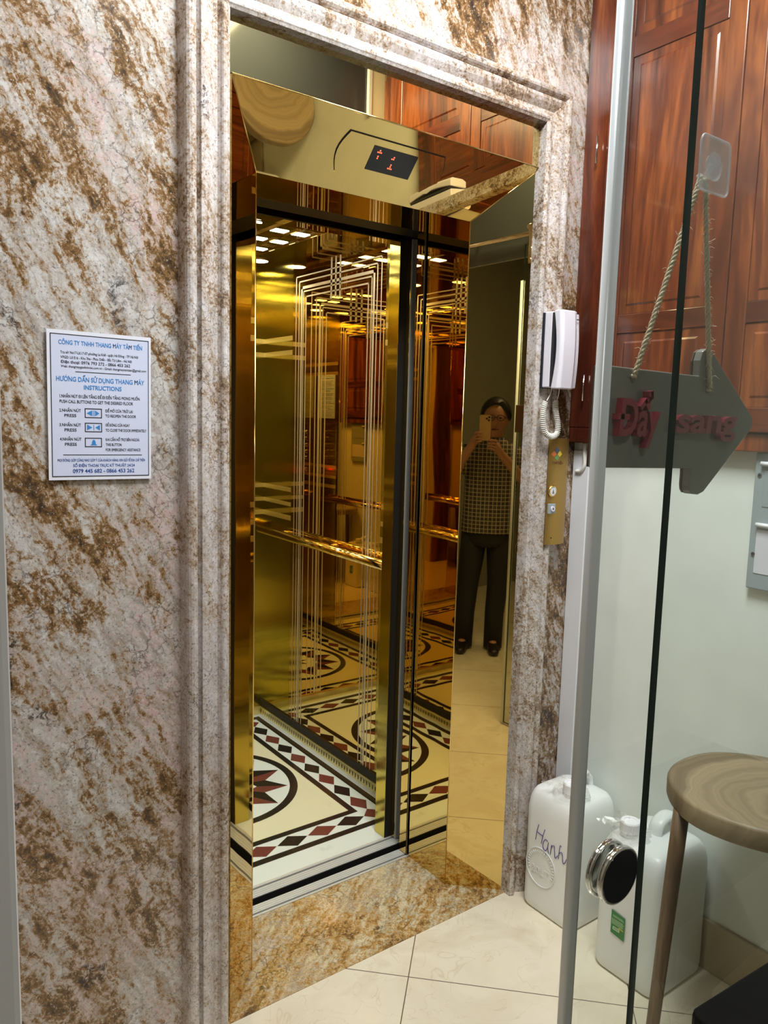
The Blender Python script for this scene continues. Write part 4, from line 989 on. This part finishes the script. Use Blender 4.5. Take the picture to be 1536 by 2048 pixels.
# hair: cap over skull with a side-swept fringe
bb = B(); rr = []; hc = pp(TF+.022, .052, 1.575); nU, nV = 28, 10
for j in range(nV+1):
    th = PI*.60*j/nV; ring = []
    for k in range(nU):
        a = 2*PI*k/nU; f_ = math.cos(a); sd_ = math.sin(a)
        lim = .62 if f_ < -.2 else (.62-.10*(f_+.2)/.6 if f_ < .4 else .52-.24*min(1, (f_-.4)/.35))
        if f_ > .4: lim += .09*max(0, -sd_)+.035*math.sin(9*a)
        lim += .015*math.sin(13*a+1); tt = PI*lim*j/nV; g = 1+.05*(j/nV)*(1 if f_ < .5 else 0)+.02*math.sin(11*a)*(j/nV)
        ring.append(hc+Fd*(.106*g*math.sin(tt)*f_)+Rd*(.097*g*math.sin(tt)*sd_)+Zd*(.115*math.cos(tt)))
    rr.append(ring)
bb.rings(rr, caps=True); obj('hair', bb, M['hair'], per)
bb = B()
for x in (.018, .082): bb.tube([pp(TF+.128, x, 1.552)+Rd*.024*math.cos(2*PI*k/16)+Zd*.018*math.sin(2*PI*k/16) for k in range(16)], .0022, 6, closed=True)
bb.tube([pp(TF+.128, .042, 1.555), pp(TF+.128, .058, 1.555)], .002, 6); bb.tube([pp(TF+.128, -.006, 1.556), pp(TF+.03, -.03, 1.55)], .002, 6); bb.tube([pp(TF+.128, .106, 1.556), pp(TF+.03, .134, 1.55)], .002, 6)
obj('glasses', bb, M['glasses'], per)
bb = B()
for x in (.022, .078): bb.sphere(pp(TF+.114, x, 1.552), (.010, .010, .006), 10)
obj('eyes', bb, M['lens'], per); bb = B(); bb.tube([pp(TF+.113, .028, 1.478), pp(TF+.119, .05, 1.479), pp(TF+.113, .072, 1.478)], .004, 6); obj('mouth', bb, M['maroon'], per)

# phone (held a touch behind the camera position)
pho = thing('smartphone', pp(-.010, -.015, 1.41), 'pale gold phone held up in both hands, seen in mirror', 'phone')
def rrect(w0, w1, z0, z1, r, f_):
    p = []
    for cx_, cz_, a0 in ((w1-r, z1-r, 0), (w0+r, z1-r, PI/2), (w0+r, z0+r, PI), (w1-r, z0+r, 3*PI/2)): p += [pp(f_, cx_+r*math.cos(a0+PI/2*k/5), cz_+r*math.sin(a0+PI/2*k/5)) for k in range(6)]
    return p
bb = B().prism(rrect(-.050, .020, 1.410, 1.568, .010, -.012), Fd*.008); obj('case', bb, M['phone_gold'], pho)
bb = B().prism(rrect(-.047, .017, 1.413, 1.565, .008, -.0135), Fd*.0012); obj('screen', bb, M['led_panel'], pho)
ring = obj('camera_block', B().prism(rrect(-.016, .016, 1.526, 1.562, .008, -.004), Fd*.0012), M['phone_gold'], pho)
for x, z in ((.008, 1.554), (-.007, 1.545), (.006, 1.535)): obj('lens', B().lathe([(.0062, 0), (.0062, .0014)], pp(-.0028, x, z), Fd, 16), M['lens'], ring)

# ------------------------------------------------------------------ lights
def area(name, loc, rot, size, e, col, size_y=None):
    l = bpy.data.lights.new(name, 'AREA'); l.energy = e; l.color = col; l.size = size
    if size_y: l.shape = 'RECTANGLE'; l.size_y = size_y
    o = bpy.data.objects.new(name, l); o.location = loc; o.rotation_euler = rot; link(o); return o
area('lobby_lamp', (1.10, .84, ZC-.02), (0, 0, 0), .7, 38, (.96, .985, 1), .5)
area('room_lamp', (.35, -.75, ZC-.02), (0, 0, 0), .4, 9, (1, .97, .92))
for x, y in DL:
    l = bpy.data.lights.new('car_downlight', 'SPOT'); l.energy = 13; l.color = (1, .96, .72); l.spot_size = math.radians(150); l.spot_blend = .6; l.shadow_soft_size = .03
    o = bpy.data.objects.new('car_downlight', l); o.location = (x, y, CZ-.01); link(o)
w = bpy.data.worlds.new('w'); S.world = w; w.use_nodes = True; w.node_tree.nodes['Background'].inputs[0].default_value = (.8, .85, 1, 1); w.node_tree.nodes['Background'].inputs[1].default_value = .02

# ------------------------------------------------------------------ camera
cam = bpy.data.cameras.new('camera'); co = bpy.data.objects.new('camera', cam); link(co)
a, p, r = .637043561, .122679592, .0264270256
fw = Vector((math.sin(a)*math.cos(p), math.cos(a)*math.cos(p), -math.sin(p))); rt = Vector((math.cos(a), -math.sin(a), 0)); up = rt.cross(fw)
r2 = rt*math.cos(r)+up*math.sin(r); u2 = -rt*math.sin(r)+up*math.cos(r)
mw = Matrix((r2, u2, -fw)).transposed().to_4x4(); mw.translation = (0, 0, 1.54); co.matrix_world = mw
cam.sensor_fit = 'HORIZONTAL'; cam.sensor_width = 36; cam.lens = 36*1544.4/1536; cam.clip_start = .02
S.camera = co
S.view_settings.view_transform = 'Standard'; S.view_settings.look = 'None'; S.view_settings.gamma = 1; S.view_settings.use_curve_mapping = False
S.view_settings.exposure = .68
cy = S.cycles; cy.max_bounces = 16; cy.glossy_bounces = 12; cy.transparent_max_bounces = 16; cy.diffuse_bounces = 4; cy.sample_clamp_indirect = 8; cy.caustics_reflective = False; cy.caustics_refractive = False
try: cy.use_denoising = True; cy.denoiser = 'OPENIMAGEDENOISE'
except Exception: pass
